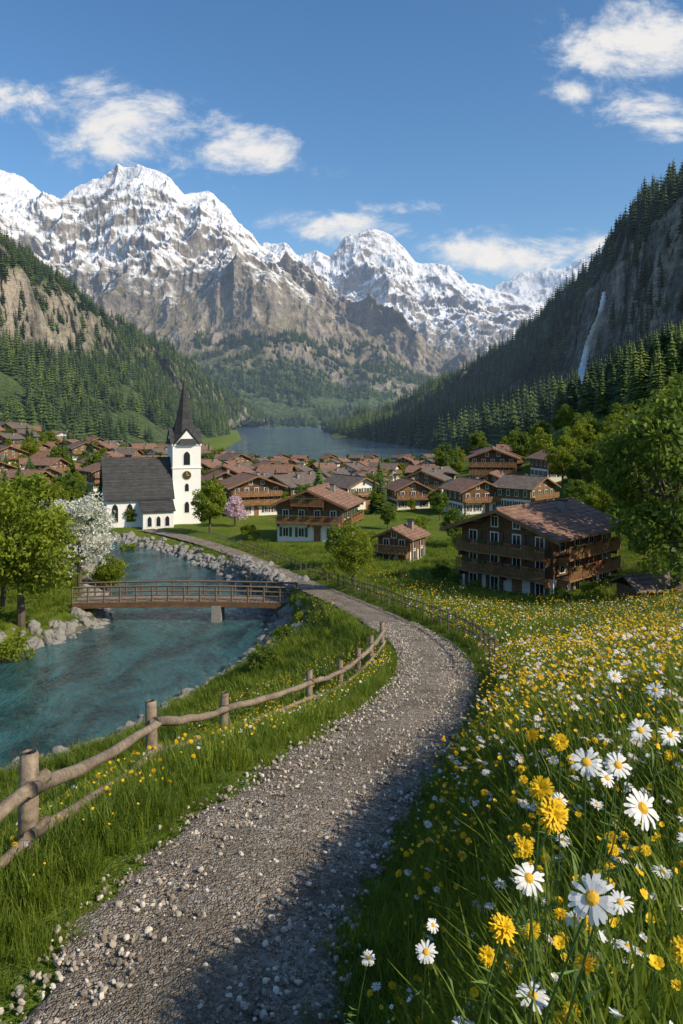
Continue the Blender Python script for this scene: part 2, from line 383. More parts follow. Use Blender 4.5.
M['wood_d']=woodm('chalet_wood_dark',(.09,.046,.02),(.22,.115,.05),(1.5,1.5,10),.22)
M['wood_m']=woodm('chalet_wood',(.15,.08,.035),(.32,.18,.08),(1.5,1.5,10),.22)
M['wood_b']=woodm('balcony_wood',(.17,.08,.03),(.34,.18,.075))
M['fence']=woodm('weathered_fence_wood',(.13,.095,.065),(.36,.28,.20),(7,7,7))
M['fence_d']=woodm('dark_fence_wood',(.09,.068,.05),(.18,.14,.10))
def roofm(name,c1,c2):
    m,nt,b=newmat(name); o=ocoord(nt)
    s=nd(nt,'ShaderNodeSeparateXYZ',{0:o})
    row=mth(nt,'FRACT',mth(nt,'MULTIPLY',s.outputs[2],4.5)); col=mth(nt,'FRACT',mth(nt,'MULTIPLY',s.outputs[1],3.6))
    n=noise(nt,o,1.2,5,.6); n2=noise(nt,nd(nt,'ShaderNodeMapping',{'Vector':o,'Scale':(1,3.6,4.5)}).outputs[0],1.0,2)
    c=mix(nt,ramp(nt,mth(nt,'ADD',mth(nt,'MULTIPLY',n,.5),mth(nt,'MULTIPLY',n2,.5)),[(.38,0.0),(.62,1.0)]),c1,c2)
    e=mth(nt,'MAXIMUM',mth(nt,'LESS_THAN',row,.18),mth(nt,'LESS_THAN',col,.12))
    c=mix(nt,mth(nt,'MULTIPLY',e,.6),c,tuple(x*.3 for x in c1))
    nt.links.new(c,b.inputs['Base Color']); b.inputs['Roughness'].default_value=.8
    nt.links.new(bump(nt,mth(nt,'SUBTRACT',row,e),.5,.05),b.inputs['Normal']); return m
M['roofA']=roofm('roof_tiles_brown',(.15,.078,.05),(.33,.185,.12))
M['roofB']=roofm('roof_tiles_grey',(.09,.07,.058),(.22,.165,.13))
M['roofC']=roofm('roof_slate_dark',(.025,.025,.026),(.06,.058,.056))
m,nt,b=newmat('window_glass'); b.inputs['Base Color'].default_value=(.02,.025,.03,1); b.inputs['Roughness'].default_value=.08; M['glass']=m
M['frame']=simple('white_paint',(.75,.73,.68),.6,.08,5,0)
M['shutter']=simple('shutter_paint',(.10,.05,.03),.6,.2,5,0)
M['shutterG']=simple('shutter_green',(.04,.08,.04),.6,.2,5,0)
M['gold']=simple('clock_gold',(.6,.42,.1),.4,.1,5,0)
M['flowerbox']=leafmat('geranium',[(.03,.07,.015),(.06,.10,.02),(.28,.03,.02)],.2,bs=3)
m,nt,b=newmat('waterfall_spray'); nn=noise(nt,nd(nt,'ShaderNodeMapping',{'Vector':pos(nt),'Scale':(1,1,.12)}).outputs[0],.8,5)
nt.links.new(ramp(nt,nn,[(.3,(.85,.87,.9)),(.55,(.97,.97,.98))]),b.inputs['Base Color']); b.inputs['Roughness'].default_value=.9; M['fall']=m

# ---------------- ground ----------------
ys=np.exp(np.linspace(np.log(3.0),np.log(340),470))-12
ys=np.r_[ys,np.linspace(340,1850,60)]
ts=np.linspace(-1.9,1.9,460)
Y,T=np.meshgrid(ys,ts,indexing='ij'); X=T*(Y+12)
Z=H(X,Y)
P=np.stack([X,Y,Z],-1); gridmesh('ground',P,[M['ground']])
def flat(name,x0,x1,y0,y1,z,mat):
    mb=MB(); mb.poly([(x0,y0,z),(x1,y0,z),(x1,y1,z),(x0,y1,z)]); return mb.obj(name,[mat])
flat('river_water',-140,10,-12,112,0,M['river'])
flat('lake_water',-400,120,270,1900,0,M['lake'])
# path ribbon
tan=np.gradient(PATH[:,:2],axis=0); tan/=np.linalg.norm(tan,axis=1)[:,None]; nor=np.stack([tan[:,1],-tan[:,0]],1)
PR=np.zeros((1280,15,3)); ii=np.linspace(0,319,1280)
pc=np.stack([np.interp(ii,np.arange(320),PATH[:,k]) for k in range(3)],1); nn=np.stack([np.interp(ii,np.arange(320),nor[:,k]) for k in range(2)],1)
for j in range(15):
    s=-1+2*j/14; w=PW*(1+.28*(fbm(pc[:,0]*1.6,pc[:,1]*1.6,s*3,5,5,.6)-.5)*2)
    PR[:,j,0]=pc[:,0]+nn[:,0]*s*w; PR[:,j,1]=pc[:,1]+nn[:,1]*s*w
    PR[:,j,2]=pc[:,2]+.03*(1-s*s)+.0-.04*(abs(s)>.97)
PR[:,:,2]+=(fbm(PR[:,:,0]*3,PR[:,:,1]*3,0,8,4)-.5)*.08-.035*(np.exp(-((np.abs(np.linspace(-1,1,15))-.5)/.16)**2))
gridmesh('gravel_path',PR,[M['gravel']])

# ---------------- mountains ----------------
def loft(name,cols,NU,NV,mat,amp,sc,seed,zstretch=.45,rowamp=None,push=.8,blur=0):
    C=np.array(cols,float); K,R,_=C.shape
    u=np.linspace(0,K-1,NU); A=np.zeros((NU,R,3))
    for r in range(R):
        for k in range(3): A[:,r,k]=np.interp(u,np.arange(K),C[:,r,k])
    for _ in range(blur): A[1:-1]=(A[:-2]+2*A[1:-1]+A[2:])/4
    v=np.linspace(0,R-1,NV); G=np.zeros((NV,NU,3))
    for i in range(NU):
        for k in range(3): G[:,i,k]=np.interp(v,np.arange(R),A[i,:,k])
    for _ in range(3): G[1:-1]=(G[:-2]+2*G[1:-1]+G[2:])/4
    ra=np.interp(v,np.arange(R),rowamp or [0]+[1]*(R-1))[:,None]
    x,y,z=G[...,0],G[...,1],G[...,2]
    r1=ridged(x/sc,y/sc,z/sc*zstretch,seed,7)-.35
    r2=ridged(x/sc*3.1+7,y/sc*3.1,z/sc*.9,seed+50,5)-.35
    d=amp*(r1*1.3+r2*.5)*ra
    G[...,2]=z+d*.75; G[...,1]=y-d*push; G[...,0]=x+amp*.35*(fbm(x/sc*2,y/sc*2,z/sc*2,seed+9,4)-.5)*ra
    return gridmesh(name,G,[mat]),G
def back(c,f=1.25,zf=.55): return (c[0]*f,c[1]*f,c[2]*zf)
def foot(u,d): p=W(u,424,d); return (p[0],p[1],-3.0)
crB=[(-260,150),(-120,175),(-50,150),(0,165),(22,172),(45,190),(62,197),(80,186),(100,176),(118,164),(137,158),(152,166),(168,174),(186,199),(208,196),(225,208),(240,228),(262,252),(285,268),(305,282),(330,305),(350,322),(390,345),(430,368),(470,392)]
cols=[]
for u,v in crB:
    t=max(0,min(1,(u-60)/340))
    ct=np.interp(u,[-200,100,160,240,300,345,400,430,470],[300,300,292,285,297,322,352,375,398])
    cb=ct+np.interp(u,[-200,345,430,470],[50,38,14,4])
    d5=3200-500*t
    c=W(u,v,d5); ct=max(ct,v+4)
    cols.append([foot(u-10,1540),W(u,max(cb+25,v+18) if u<400 else 418,1900),W(u,cb,2060),W(u,ct,2160),W(u,(ct*.62+v*.38),2600-200*t),c,back(c)])
oB,GB=loft('snow_mountain',cols,800,440,M['mtn'],165,430,11,rowamp=[0,.3,.45,.6,1.0,.30,1],blur=1)
crC=[(150,300),(215,268),(250,248),(264,243),(285,240),(300,256),(318,253),(330,257),(345,240),(360,236),(375,233),(392,238),(405,250),(415,262),(432,264),(448,268),(468,286),(490,292),(520,300),(560,315),(620,330)]
cols=[]
for u,v in crC:
    c=W(u,v,5000)
    cols.append([foot(u,1620),W(u,388,2900),W(u,365,3500),W(u,335,3900),W(u,(335+v)/2,4400),c,back(c)])
loft('snow_mountain',cols,620,360,M['mtn'],190,520,31,rowamp=[0,.4,.7,.9,1.0,.35,1],blur=1)
crD=[(400,300),(440,296),(470,290),(497,288),(520,276),(545,272),(565,268),(590,256),(612,243),(640,232),(700,215),(800,200)]
cols=[]
for u,v in crD:
    c=W(u,v,6600)
    cols.append([foot(u,3000),W(u,370,4500),W(u,330,5600),c,back(c)])
loft('snow_mountain',cols,380,240,M['mtn'],150,480,61,rowamp=[0,.6,.9,.45,1],blur=1)
def colr(f,b,t,c):
    c=W(*c); return [f,W(*b),W(*t),c,back(c,1.35,.5)]
cols=[colr((180,90,20),(1050,340,300),(1050,200,330),(1050,110,420)),
 colr((130,130,14),(850,345,310),(850,200,340),(850,110,430)),
 colr((95,180,14),(700,352,330),(692,200,352),(692,165,440)),
 colr((75,215,12),(645,368,390),(645,225,412),(645,207,520)),
 colr((62,260,8),(602,382,440),(606,280,462),(606,256,580)),
 colr((50,310,4),(560,396,500),(565,345,540),(562,303,660)),
 colr((45,380,1),(500,408,560),(505,378,620),(510,350,760)),
 colr((35,480,.3),(450,418,650),(450,402,720),(450,386,850)),
 colr((4,640,.1),(395,427,800),(395,424,850),(395,414,950)),
 colr((-14,880,-.2),(350,430.2,960),(350,430,980),(348,428,1000)),
 colr((-30,1050,-1),(325,431.5,1060),(325,432,1080),(322,432,1100))]
oR,GR=loft('forest_hill',cols,560,320,M['hillr'],30,60,91,rowamp=[0,.6,1,.7,1],zstretch=.28,push=.9,blur=2)
cols=[colr((-300,150,15),(-400,345,430),(-400,200,470),(-400,110,600)),
 colr((-200,240,12),(-200,345,450),(-200,235,490),(-200,165,650)),
 colr((-150,290,9),(-80,348,480),(-80,250,510),(-80,205,690)),
 colr((-125,330,6),(0,350,520),(0,275,545),(0,243,720)),
 colr((-120,400,3),(60,360,600),(60,303,630),(60,292,780)),
 colr((-108,450,2),(115,365,680),(115,340,715),(120,328,850)),
 colr((-98,550,1),(165,395,780),(168,378,850),(175,358,960)),
 colr((-105,750,0),(212,410,930),(214,402,1000),(220,394,1100)),
 colr((-150,1000,-.5),(248,420,1150),(248,418,1180),(250,414,1300)),
 colr((-190,1300,-.5),(265,424,1380),(265,423.5,1400),(268,423,1480))]
oL,GL=loft('forest_hill',cols,560,320,M['hill'],30,75,121,rowamp=[0,.5,1,.7,1],zstretch=.35,push=.9,blur=2)

def sample_grid(G,n,nzmin=.55,zmax=1e9,zmin=0.3,ymax=1e9,dens=None,low=.05):
    e1=G[:-1,1:]-G[:-1,:-1]; e2=G[1:,:-1]-G[:-1,:-1]; N=np.cross(e1,e2); ar=np.linalg.norm(N,axis=-1)
    nz=np.abs(N[...,2])/np.maximum(ar,1e-9)
    arr=ar.copy(); arr[nz<nzmin]*=low
    p=(arr/arr.sum()).ravel(); k=rng.choice(len(p),n,p=p); i,j=np.unravel_index(k,arr.shape)
    a=rng.random(n)[:,None];b=rng.random(n)[:,None]
    P=G[i,j]+e1[i,j]*a+e2[i,j]*b
    ok=(P[:,2]>zmin)&(P[:,2]<zmax)&(P[:,1]<ymax)
    if dens is not None: ok&=dens(P)
    return P[ok]

# ---------------- plant prototypes ----------------
def conifer(name,Ht,R,layers,br,seed):
    r=random.Random(seed); mb=MB()
    mb.tube([(0,0,-.5*Ht*.1),(0,0,Ht*.5),(0,0,Ht*.97)],[.018*Ht,.012*Ht,.003*Ht],5,1)
    for i in range(layers):
        f=i/(layers-1); z=Ht*(.10+.88*f); rr=R*(1-f)**.85*r.uniform(.8,1.15)+.02*Ht
        a0=r.uniform(0,6.28)
        for k in range(br):
            a=a0+6.283*k/br+r.uniform(-.25,.25); L=rr*r.uniform(.7,1.15); dz=-L*r.uniform(.25,.5)
            ca,sa=math.cos(a),math.sin(a); w=L*r.uniform(.28,.42)
            tip=(ca*L,sa*L,z+dz); m1=(ca*L*.5-sa*w,sa*L*.5+ca*w,z+dz*.75-.1*w); m2=(ca*L*.5+sa*w,sa*L*.5-ca*w,z+dz*.75-.1*w); top=(0,0,z+.05*Ht)
            mid=(ca*L*.55,sa*L*.55,z+dz*.3)
            mb.poly([top,m1,mid]);mb.poly([top,mid,m2]);mb.poly([m1,tip,mid]);mb.poly([mid,tip,m2])
    return mb.mesh(name,[M['conifer'],M['bark']])
CONL=proto_coll('conifer_far',[conifer('conifer_far_%d'%i,1,.17+.03*i,9,6,i) for i in range(3)])
CONH=proto_coll('conifer_near',[conifer('conifer_near_%d'%i,1,.19+.03*i,20,9,10+i) for i in range(3)])
def decid(name,Ht,R,seed,mat,nclump=60,per=130,ls=.2,zc=.6,low=.2):
    g=np.random.default_rng(seed); mb=MB(); r=random.Random(seed)
    lean=[r.uniform(-.04,.04)*Ht for _ in range(2)]
    trunk=[(0,0,-.4),(lean[0]*.3,lean[1]*.3,Ht*.2),(lean[0],lean[1],Ht*.45),(lean[0]*1.2,lean[1],Ht*.75)]
    mb.tube(trunk,[.026*Ht,.02*Ht,.013*Ht,.004*Ht],8,1)
    d=g.normal(size=(nclump,3)); d/=np.linalg.norm(d,axis=1)[:,None]
    rad=g.uniform(.35,1.0,nclump)**.6*g.uniform(.85,1.12,nclump)
    c=d*rad[:,None]*np.array([R*.85,R*.85,Ht*(1-zc)*.88]); c[:,:2]*=(1-.25*np.clip(c[:,2:]/(Ht*(1-zc)),-1,1))
    c[:,2]+=Ht*zc; c[:,2]=np.maximum(c[:,2],Ht*low)
    for i in range(0,nclump,4):
        s=Vector((lean[0]*.6,lean[1]*.6,Ht*r.uniform(.2,.5))); e=Vector(c[i]); m_=(s+e)/2+Vector((0,0,-.03*Ht))
        mb.tube([s,m_,e],[.009*Ht,.006*Ht,.002*Ht],5,1,False)
    cr=g.uniform(.14,.32,nclump)*R
    N=nclump*per; idx=np.repeat(np.arange(nclump),per)
    q=g.normal(size=(N,3)); q/=np.linalg.norm(q,axis=1)[:,None]
    P=c[idx]+q*(cr[idx]*g.uniform(.3,1.25,N)**.7)[:,None]*np.array([1,1,.75])
    a=g.normal(size=(N,3)); a/=np.linalg.norm(a,axis=1)[:,None]; b=np.cross(a,g.normal(size=(N,3))); b/=np.linalg.norm(b,axis=1)[:,None]
    sz=(ls*g.uniform(.6,1.3,N))[:,None]
    V=np.stack([P-a*sz,P+b*sz*.5,P+a*sz,P-b*sz*.5],1).reshape(-1,3); Fc=np.arange(N*4).reshape(N,4)
    mb.arr(V,Fc,0)
    return mb.mesh(name,[mat,M['bark']])
TA=[decid('tree_a%d'%i,10,3.6,20+i,M['leafA'],85,130,.16,.57,.14) for i in range(2)]
TB=[decid('tree_b%d'%i,8,3.0,30+i,M['leafB'],50,100,.2) for i in range(2)]
TC=[decid('tree_c%d'%i,8,2.8,40+i,M['leafA'],50,100,.2) for i in range(2)]
TD=decid('tree_d',10,3.7,25,M['leafB'],85,130,.16,.55,.12)
TBL=decid('tree_blossom',8,2.9,50,M['blossW'],75,120,.12,.55,.15)
TPK=decid('tree_pink',5,2.3,51,M['blossP'],45,110,.13,.55,.2)
BU=[decid('bush%d'%i,2,1.3,60+i,M['leafB' if i else 'leafA'],28,90,.09,.45,.1) for i in range(2)]
def put(name,me,x,y,sc=1,z=None,sz=None):
    o=bpy.data.objects.new(name,me); o.location=(x,y,h1(x,y)-.05 if z is None else z); o.rotation_euler=(0,0,random.uniform(0,6.28)); o.scale=(sc,sc,sc*(sz or 1)); return link(o)

def forest(name,coll,P,hmin,hmax,wide=1.0,hs=None):
    n=len(P); h=rng.uniform(hmin,hmax,n)
    if hs is not None: h=h*hs
    w_=h*wide*rng.uniform(.85,1.3,n)
    return scatter(name,coll,P-np.array([0,0,.5]),np.stack([w_,w_,h],1),rrot(n,.03),3)
def fallmask(P):
    u=P[:,0]/P[:,1]*F+CU; v=HOR-(P[:,2]-CZ)/P[:,1]*F; f=np.clip((v-296)/92,0,1)
    return ~((np.abs(u-(603-32*f))<14)&(v>282)&(v<412)&(P[:,1]>250))
P1=sample_grid(GR,13000,.48,ymax=1100,dens=fallmask,low=.12); forest('conifer_forest',CONL,P1,8,17,1.15)
P2=sample_grid(GL,14000,.42,ymax=1500,dens=lambda P:fbm(P[:,0]/60,P[:,1]/60,0,77,3)>np.where(P[:,1]>600,.2,.42),low=.1); forest('conifer_forest',CONL,P2,8,15,1.25)
P3=sample_grid(GB[:230],14000,.55,zmax=230,zmin=1,dens=lambda P:(fbm(P[:,0]/150,P[:,1]/150,P[:,2]/150,78,3)>.43)); forest('conifer_forest',CONL,P3,12,20,1.4)
def cand(n,u0,u1,d0,d1):
    u=rng.uniform(u0,u1,n); d=np.sqrt(rng.uniform(d0*d0,d1*d1,n)); return (u-CU)/F*d,d
x,y=cand(420,560,900,150,260); z=H(x,y); ok=(x>62)&(~inside(x,y,LAKE)); 
forest('conifer_grove',CONH,np.stack([x,y,z],1)[ok],8,15,1.1)

# ---------------- buildings ----------------
def face(side,w,l):
    return {'F':((0,-l/2),(1,0),(0,-1)),'B':((0,l/2),(-1,0),(0,1)),'R':((w/2,0),(0,1),(1,0)),'L':((-w/2,0),(0,-1),(-1,0))}[side]
def fb(mb,side,w,l,s,z,hw,hz,o0,o1,mi=0):
    (ox,oy),(tx,ty),(nx,ny)=face(side,w,l); oc=(o0+o1)/2
    mb.quadbox((ox+tx*s+nx*oc,oy+ty*s+ny*oc,z),(tx*hw,ty*hw,0),(nx*(o1-o0)/2,ny*(o1-o0)/2,0),(0,0,hz),mi)
def house_parts(w,l,h1_,h2_,pitch,over,detail,roof,wood,seed,shut):
    parts={}
    hw=h1_+h2_; rz=w/2*math.tan(pitch)
    a=MB(); a.box(-w/2,w/2,-l/2,l/2,-1.5,h1_,0)
    a.prism([(-w/2-.04,-l/2-.04,h1_),(w/2+.04,-l/2-.04,h1_),(w/2+.04,-l/2-.04,hw),(0,-l/2-.04,hw+rz),(-w/2-.04,-l/2-.04,hw)],(0,l+.08,0),1)
    parts['walls']=(a,[M['plaster'],wood])
    b=MB(); t=.16; e=over
    for sx in (-1,1):
        x1=sx*(w/2+e); z1=hw-e*math.tan(pitch)+.06; z0=hw+rz+.06
        b.prism([(0,-l/2-e*1.1,z0),(x1,-l/2-e*1.1,z1),(x1,-l/2-e*1.1,z1+t),(0,-l/2-e*1.1,z0+t)],(0,l+2.2*e,0),0)
    b.tube([(0,-l/2-e*1.12,hw+rz+.06+t),(0,l/2+e*1.12,hw+rz+.06+t)],.12,6,0)
    for sx in (-1,1):
        x1=sx*(w/2+e+.02); z1=hw-e*math.tan(pitch)
        b.prism([(0,-l/2-e*1.1-.06,hw+rz-.1),(x1,-l/2-e*1.1-.06,z1-.1),(x1,-l/2-e*1.1-.06,z1+.18),(0,-l/2-e*1.1-.06,hw+rz+.18)],(0,.055,0),1)
    parts['roof']=(b,[roof,M['wood_b']])
    wm=MB()
    def win(side,s,z,ww=.42,hh=.55,sh=True):
        fb(wm,side,w,l,s,z,ww+.07,hh+.07,.045,.085,0); 
        fb(wm,side,w,l,s-ww/2,z,ww/2-.03,hh-.02,.088,.1,1); fb(wm,side,w,l,s+ww/2,z,ww/2-.03,hh-.02,.088,.1,1)
        if sh:
            for q in (-1,1): fb(wm,side,w,l,s+q*(ww*1.55+.1),z,ww*.48,hh+.05,.045,.11,2)
    levels=[h1_*.55]+([h1_+h2_*.5] if h2_<3.4 else [h1_+h2_*.27,h1_+h2_*.74])
    for side,L in (('F',w),('B',w),('R',l),('L',l)):
        k=max(2,int(L/2.0))
        for zi,z in enumerate(levels):
            for q in range(k):
                s=(q-(k-1)/2)*L/k*.98
                if zi==0 and side=='F' and q==k//2: continue
                win(side,s,z,.36)
    for s in ((-w*.12,w*.12) if w>8 else (0,)): win('F',s,hw+rz*.36,.3,.4,False)
    parts['windows']=(wm,[M['frame'],M['glass'],shut])
    dm=MB(); k=max(2,int(w/2.0)); s=(k//2-(k-1)/2)*w/k*.98
    fb(dm,'F',w,l,s,.95,.45,1.0,.005,.07,0); fb(dm,'F',w,l,s,2.0,.62,.07,.005,.12,0)
    fb(dm,'F',w,l,s,-.15,.8,.1,.01,.6,1)
    parts['door']=(dm,[M['wood_b'],M['stone']])
    bm=MB()
    def balc(side,L,z):
        fb(bm,side,w,l,0,z,L/2,.07,.07,1.15)
        fb(bm,side,w,l,0,z+.98,L/2,.05,1.06,1.16)
        n=int(L/(.16 if detail else .5))
        for q in range(n+1):
            s=-L/2+L*q/n
            fb(bm,side,w,l,s,z+.5,.05 if detail else .2,.42,1.09,1.125)
        for s in (-L/2+.08,0,L/2-.08):
            fb(bm,side,w,l,s,z-.3,.06,.22,.07,.9)
        if detail:
            for q in range(int(L/1.6)): fb(bm,side,w,l,-L/2+1+q*1.6,z+.93,.4,.1,1.165,1.3,1)
    for zi in range(1,len(levels)): balc('F',w*.96,levels[zi]-1.05)
    if detail: 
        for zi in range(1,len(levels)): balc('R',l*.9,levels[zi]-1.05)
    if len(levels)==2 and detail: balc('F',w*.5,hw-.1)
    for s in (-w/2+.2,-w/4,0,w/4,w/2-.2):
        zz=hw+(w/2-abs(s))*math.tan(pitch)-.12
        bm.box(s-.1,s+.1,-l/2-over,-l/2-.05,zz-.12,zz+.1,0)
    parts['balcony']=(bm,[M['wood_b'],M['flowerbox']])
    ch=MB(); cx=w*.2; cz=hw+rz-.2*w*math.tan(pitch)
    ch.box(cx-.3,cx+.3,l*.1,l*.1+.6,cz-.3,cz+1.1,0); ch.box(cx-.38,cx+.38,l*.1-.08,l*.1+.68,cz+1.1,cz+1.2,1)
    parts['chimney']=(ch,[M['stone'],M['roofC']])
    return {k:v[0].mesh(k,v[1]) for k,v in parts.items()}
def place_house(name,parts,x,y,rz,z=None,sc=1):
    if z is None: z=h1(x,y)
    e=empty(name,(x,y,z),rz,sc)
    for k,me in parts.items():
        o=bpy.data.objects.new(k,me); link(o); o.parent=e
    return e
hp=house_parts(8.6,9.6,2.3,3.5,.34,1.3,True,M['roofA'],M['wood_d'],1,M['shutter'])
place_house('wooden_chalet',hp,(537-CU)/F*60,60,-.78,h1((537-CU)/F*60,60)-.45,.88)
hp=house_parts(8.6,8,2.2,2.6,.40,1.0,True,M['roofA'],M['wood_m'],2,M['shutterG'])
place_house('wooden_chalet',hp,(318-CU)/F*93,93,-.25,None,.88)
hp=house_parts(4.2,4.6,1.3,1.6,.42,.6,False,M['roofA'],M['wood_m'],3,M['shutter'])
place_house('wooden_barn',hp,(402-CU)/F*77,77,-.5,None,.78)
var=[house_parts(8.5,9,2.3,2.4,.40,.9,False,M['roofA'],M['wood_d'],4,M['shutter']),
 house_parts(9.5,8,2.3,2.3,.38,.9,False,M['roofB'],M['wood_m'],5,M['shutterG']),
 house_parts(7,8,2.2,2.0,.45,.8,False,M['roofA'],M['wood_m'],6,M['shutter']),
 house_parts(8,10,3.0,1.8,.42,.8,False,M['roofB'],M['plaster'],7,M['shutterG']),
 house_parts(10,9,2.4,3.5,.36,1.1,False,M['roofA'],M['wood_d'],8,M['shutter'])]
placed=[((316-CU)/F*93,93),(12,60),(6,77),(-24,108)]
fixed=[(472,116,0,.3,.72),(493,150,4,-.2,.85),(525,114,1,.8,.7),(556,138,0,.2,.75),(250,120,4,.4,.75),(408,126,2,.2,.75),(425,142,1,-.3,.75),(288,134,1,-.7,.75),(222,145,0,.3,.75),(350,128,3,.6,.75)]
for u,d,v_,r_,s_ in fixed:
    x=(u-CU)/F*d; place_house('village_house',var[v_],x,d,r_,None,s_); placed.append((x,d))
def tryplace(u0,u1,d0,d1,cnt,mind,s0,s1,xm=32):
    k=0;t=0
    while k<cnt and t<4000:
        t+=1; d=math.sqrt(random.uniform(d0*d0,d1*d1)); u=random.uniform(u0,u1); x=(u-CU)/F*d
        if x>xm or any((x-a)**2+(d-b)**2<mind**2 for a,b in placed): continue
        if pdist(np.array([x]),np.array([d]),RIV)[0]<9 or inside(np.array([x]),np.array([d]),RIV)[0]: continue
        if pathinfo(np.array([x]),np.array([d]))[0][0]<8: continue
        if pdist(np.array([x]),np.array([d]),LAKE)[0]<5 or inside(np.array([x]),np.array([d]),LAKE)[0]: continue
        placed.append((x,d)); k+=1
        place_house('village_house',random.choice(var[:4] if d>170 else var),x,d,random.choice([-.5,-.2,.3,.7,1.3,-1.1])+random.uniform(-.15,.15),None,random.uniform(s0,s1))
tryplace(-40,120,150,330,52,10,.58,.82); tryplace(110,235,145,290,34,10,.58,.78); tryplace(205,440,125,200,34,10,.55,.70); tryplace(225,440,200,272,26,9.5,.42,.52); tryplace(430,540,110,200,9,12,.6,.76,40)

# church
ch=empty('village_church',((170-CU)/F*109,109,h1(-25,108)-.1),.38,1.03)
nv=MB(); L=8.4; Wd=6.4; hwall=4.1; rr=4.5
nv.prism([(-L,-Wd/2,-1),(-L,Wd/2,-1),(-L,Wd/2,hwall),(-L,0,hwall+rr-.15),(-L,-Wd/2,hwall)],(L,0,0),0)
nv.box(-4.2,-.4,-Wd/2-1.9,-Wd/2-.003,-1,2.3,0)
nv.obj('nave_walls',[M['church_w']],parent=ch)
rf=MB()
for s in (-1,1):
    y1=s*(Wd/2+.45); z1=hwall-.45*rr/(Wd/2)
    rf.prism([(-L-.4,0,hwall+rr),(-L-.4,y1,z1),(-L-.4,y1,z1+.18),(-L-.4,0,hwall+rr+.2)],(L+.4,0,0),0)
rf.prism([(-4.5,-Wd/2-2.2,2.1),(-4.5,-Wd/2-.35,3.3),(-4.5,-Wd/2-.35,3.42),(-4.5,-Wd/2-2.2,2.25)],(4.3,0,0),0)
rf.obj('nave_roof',[M['roofC']],parent=ch)
tw=MB(); tx0,tx1,ty0,ty1=.004,3.7,-2.0,1.7
tw.box(tx0,tx1,ty0,ty1,-1,10.3,0); tw.box(tx0-.1,tx1+.1,ty0-.1,ty1+.1,7.3,7.45,0); tw.box(tx0-.12,tx1+.12,ty0-.12,ty1+.12,10.3,10.5,0)
cx,cy=(tx0+tx1)/2,(ty0+ty1)/2; hw_=(tx1-tx0)/2
for dx,dy in ((0,-1),(1,0),(0,1),(-1,0)):
    n_=Vector((dx,dy,0)); t_=Vector((-dy,dx,0)); c_=Vector((cx,cy,0))+n_*(hw_+.1)
    tw.prism([c_+t_*-1.5+Vector((0,0,10.5)),c_+t_*1.5+Vector((0,0,10.5)),c_+Vector((0,0,12.3))],-n_*.8,0)
tw.obj('tower',[M['church_w']],parent=ch)
sp=MB()
def ring(r,z,n=8): return [(cx+r*math.cos(math.pi/8+2*math.pi*k/n),cy+r*math.sin(math.pi/8+2*math.pi*k/n),z) for k in range(n)]
rs=[(hw_*1.42,10.5),(hw_*.9,11.8),(hw_*.58,13.8),(hw_*.27,16.6),(.05,19.2)]
for (a1,z1),(a2,z2) in zip(rs[:-1],rs[1:]):
    p=ring(a1,z1);q=ring(a2,z2)
    for k in range(8): sp.poly([p[k],p[(k+1)%8],q[(k+1)%8],q[k]])
for dx,dy in ((0,-1),(1,0),(0,1),(-1,0)):
    n_=Vector((dx,dy,0)); t_=Vector((-dy,dx,0)); c_=Vector((cx,cy,0))+n_*(hw_+.25); i_=-n_*1.6
    for s in (-1,1):
        sp.prism([c_+t_*s*1.7+Vector((0,0,10.4)),c_+Vector((0,0,12.45)),c_+Vector((0,0,12.6)),c_+t_*s*1.75+Vector((0,0,10.55))],i_,0)
sp.obj('spire',[M['roofC']],parent=ch)
cr=MB(); cr.box(cx-.04,cx+.04,cy-.04,cy+.04,19.1,20.2);cr.box(cx-.3,cx+.3,cy-.035,cy+.035,19.7,19.78);cr.obj('cross',[M['roofC']],parent=ch)
cw=MB()
def archwin(c,t,n,w_,h_):
    c=Vector(c);t=Vector(t);n=Vector(n)
    for k,(ex,off,m_) in enumerate(((.1,.03,1),(0,.05,0))):
        W_=w_+ex;H_=h_+ex
        pts=[c+t*-W_+Vector((0,0,-H_)),c+t*W_+Vector((0,0,-H_)),c+t*W_+Vector((0,0,H_*.5)),c+t*W_*.7+Vector((0,0,H_*.85)),c+Vector((0,0,H_*1.1)),c+t*-W_*.7+Vector((0,0,H_*.85)),c+t*-W_+Vector((0,0,H_*.5))]
        cw.prism(pts,n*off,m_)
for xx in (-7.4,-5.6): archwin((xx,-Wd/2,1.9),(1,0,0),(0,-1,0),.38,1.1)
for yy in (-1.7,1.7): archwin((-L,yy,1.9),(0,-1,0),(-1,0,0),.35,1.1)
for zz,w1,h1w in ((8.6,.42,.85),(4.8,.25,.5),(2.2,.3,.7)):
    archwin((cx,ty0,zz),(1,0,0),(0,-1,0),w1,h1w); archwin((tx1,cy,zz),(0,1,0),(1,0,0),w1,h1w)
for xx in (-3.4,-2.3,-1.2): archwin((xx,-Wd/2-1.9,.9),(1,0,0),(0,-1,0),.25,.6)
cw.obj('windows',[M['glass'],M['frame']],parent=ch)
ck=MB()
for n_,t_,c_ in (((0,-1,0),(1,0,0),(cx,ty0,6.4)),((1,0,0),(0,1,0),(tx1,cy,6.4))):
    n_=Vector(n_);t_=Vector(t_);c_=Vector(c_)
    for r_,o_,mi in ((.62,.05,1),(.54,.08,0)):
        ck.prism([c_+t_*r_*math.cos(a_*math.pi/12)+Vector((0,0,r_*math.sin(a_*math.pi/12))) for a_ in range(24)],n_*o_,mi)
    ck.quadbox(c_+n_*.1+Vector((0,0,.18)),t_*.035,n_*.015,(0,0,.25),1); ck.quadbox(c_+n_*.1+t_*.13,t_*.17,n_*.015,(0,0,.035),1)
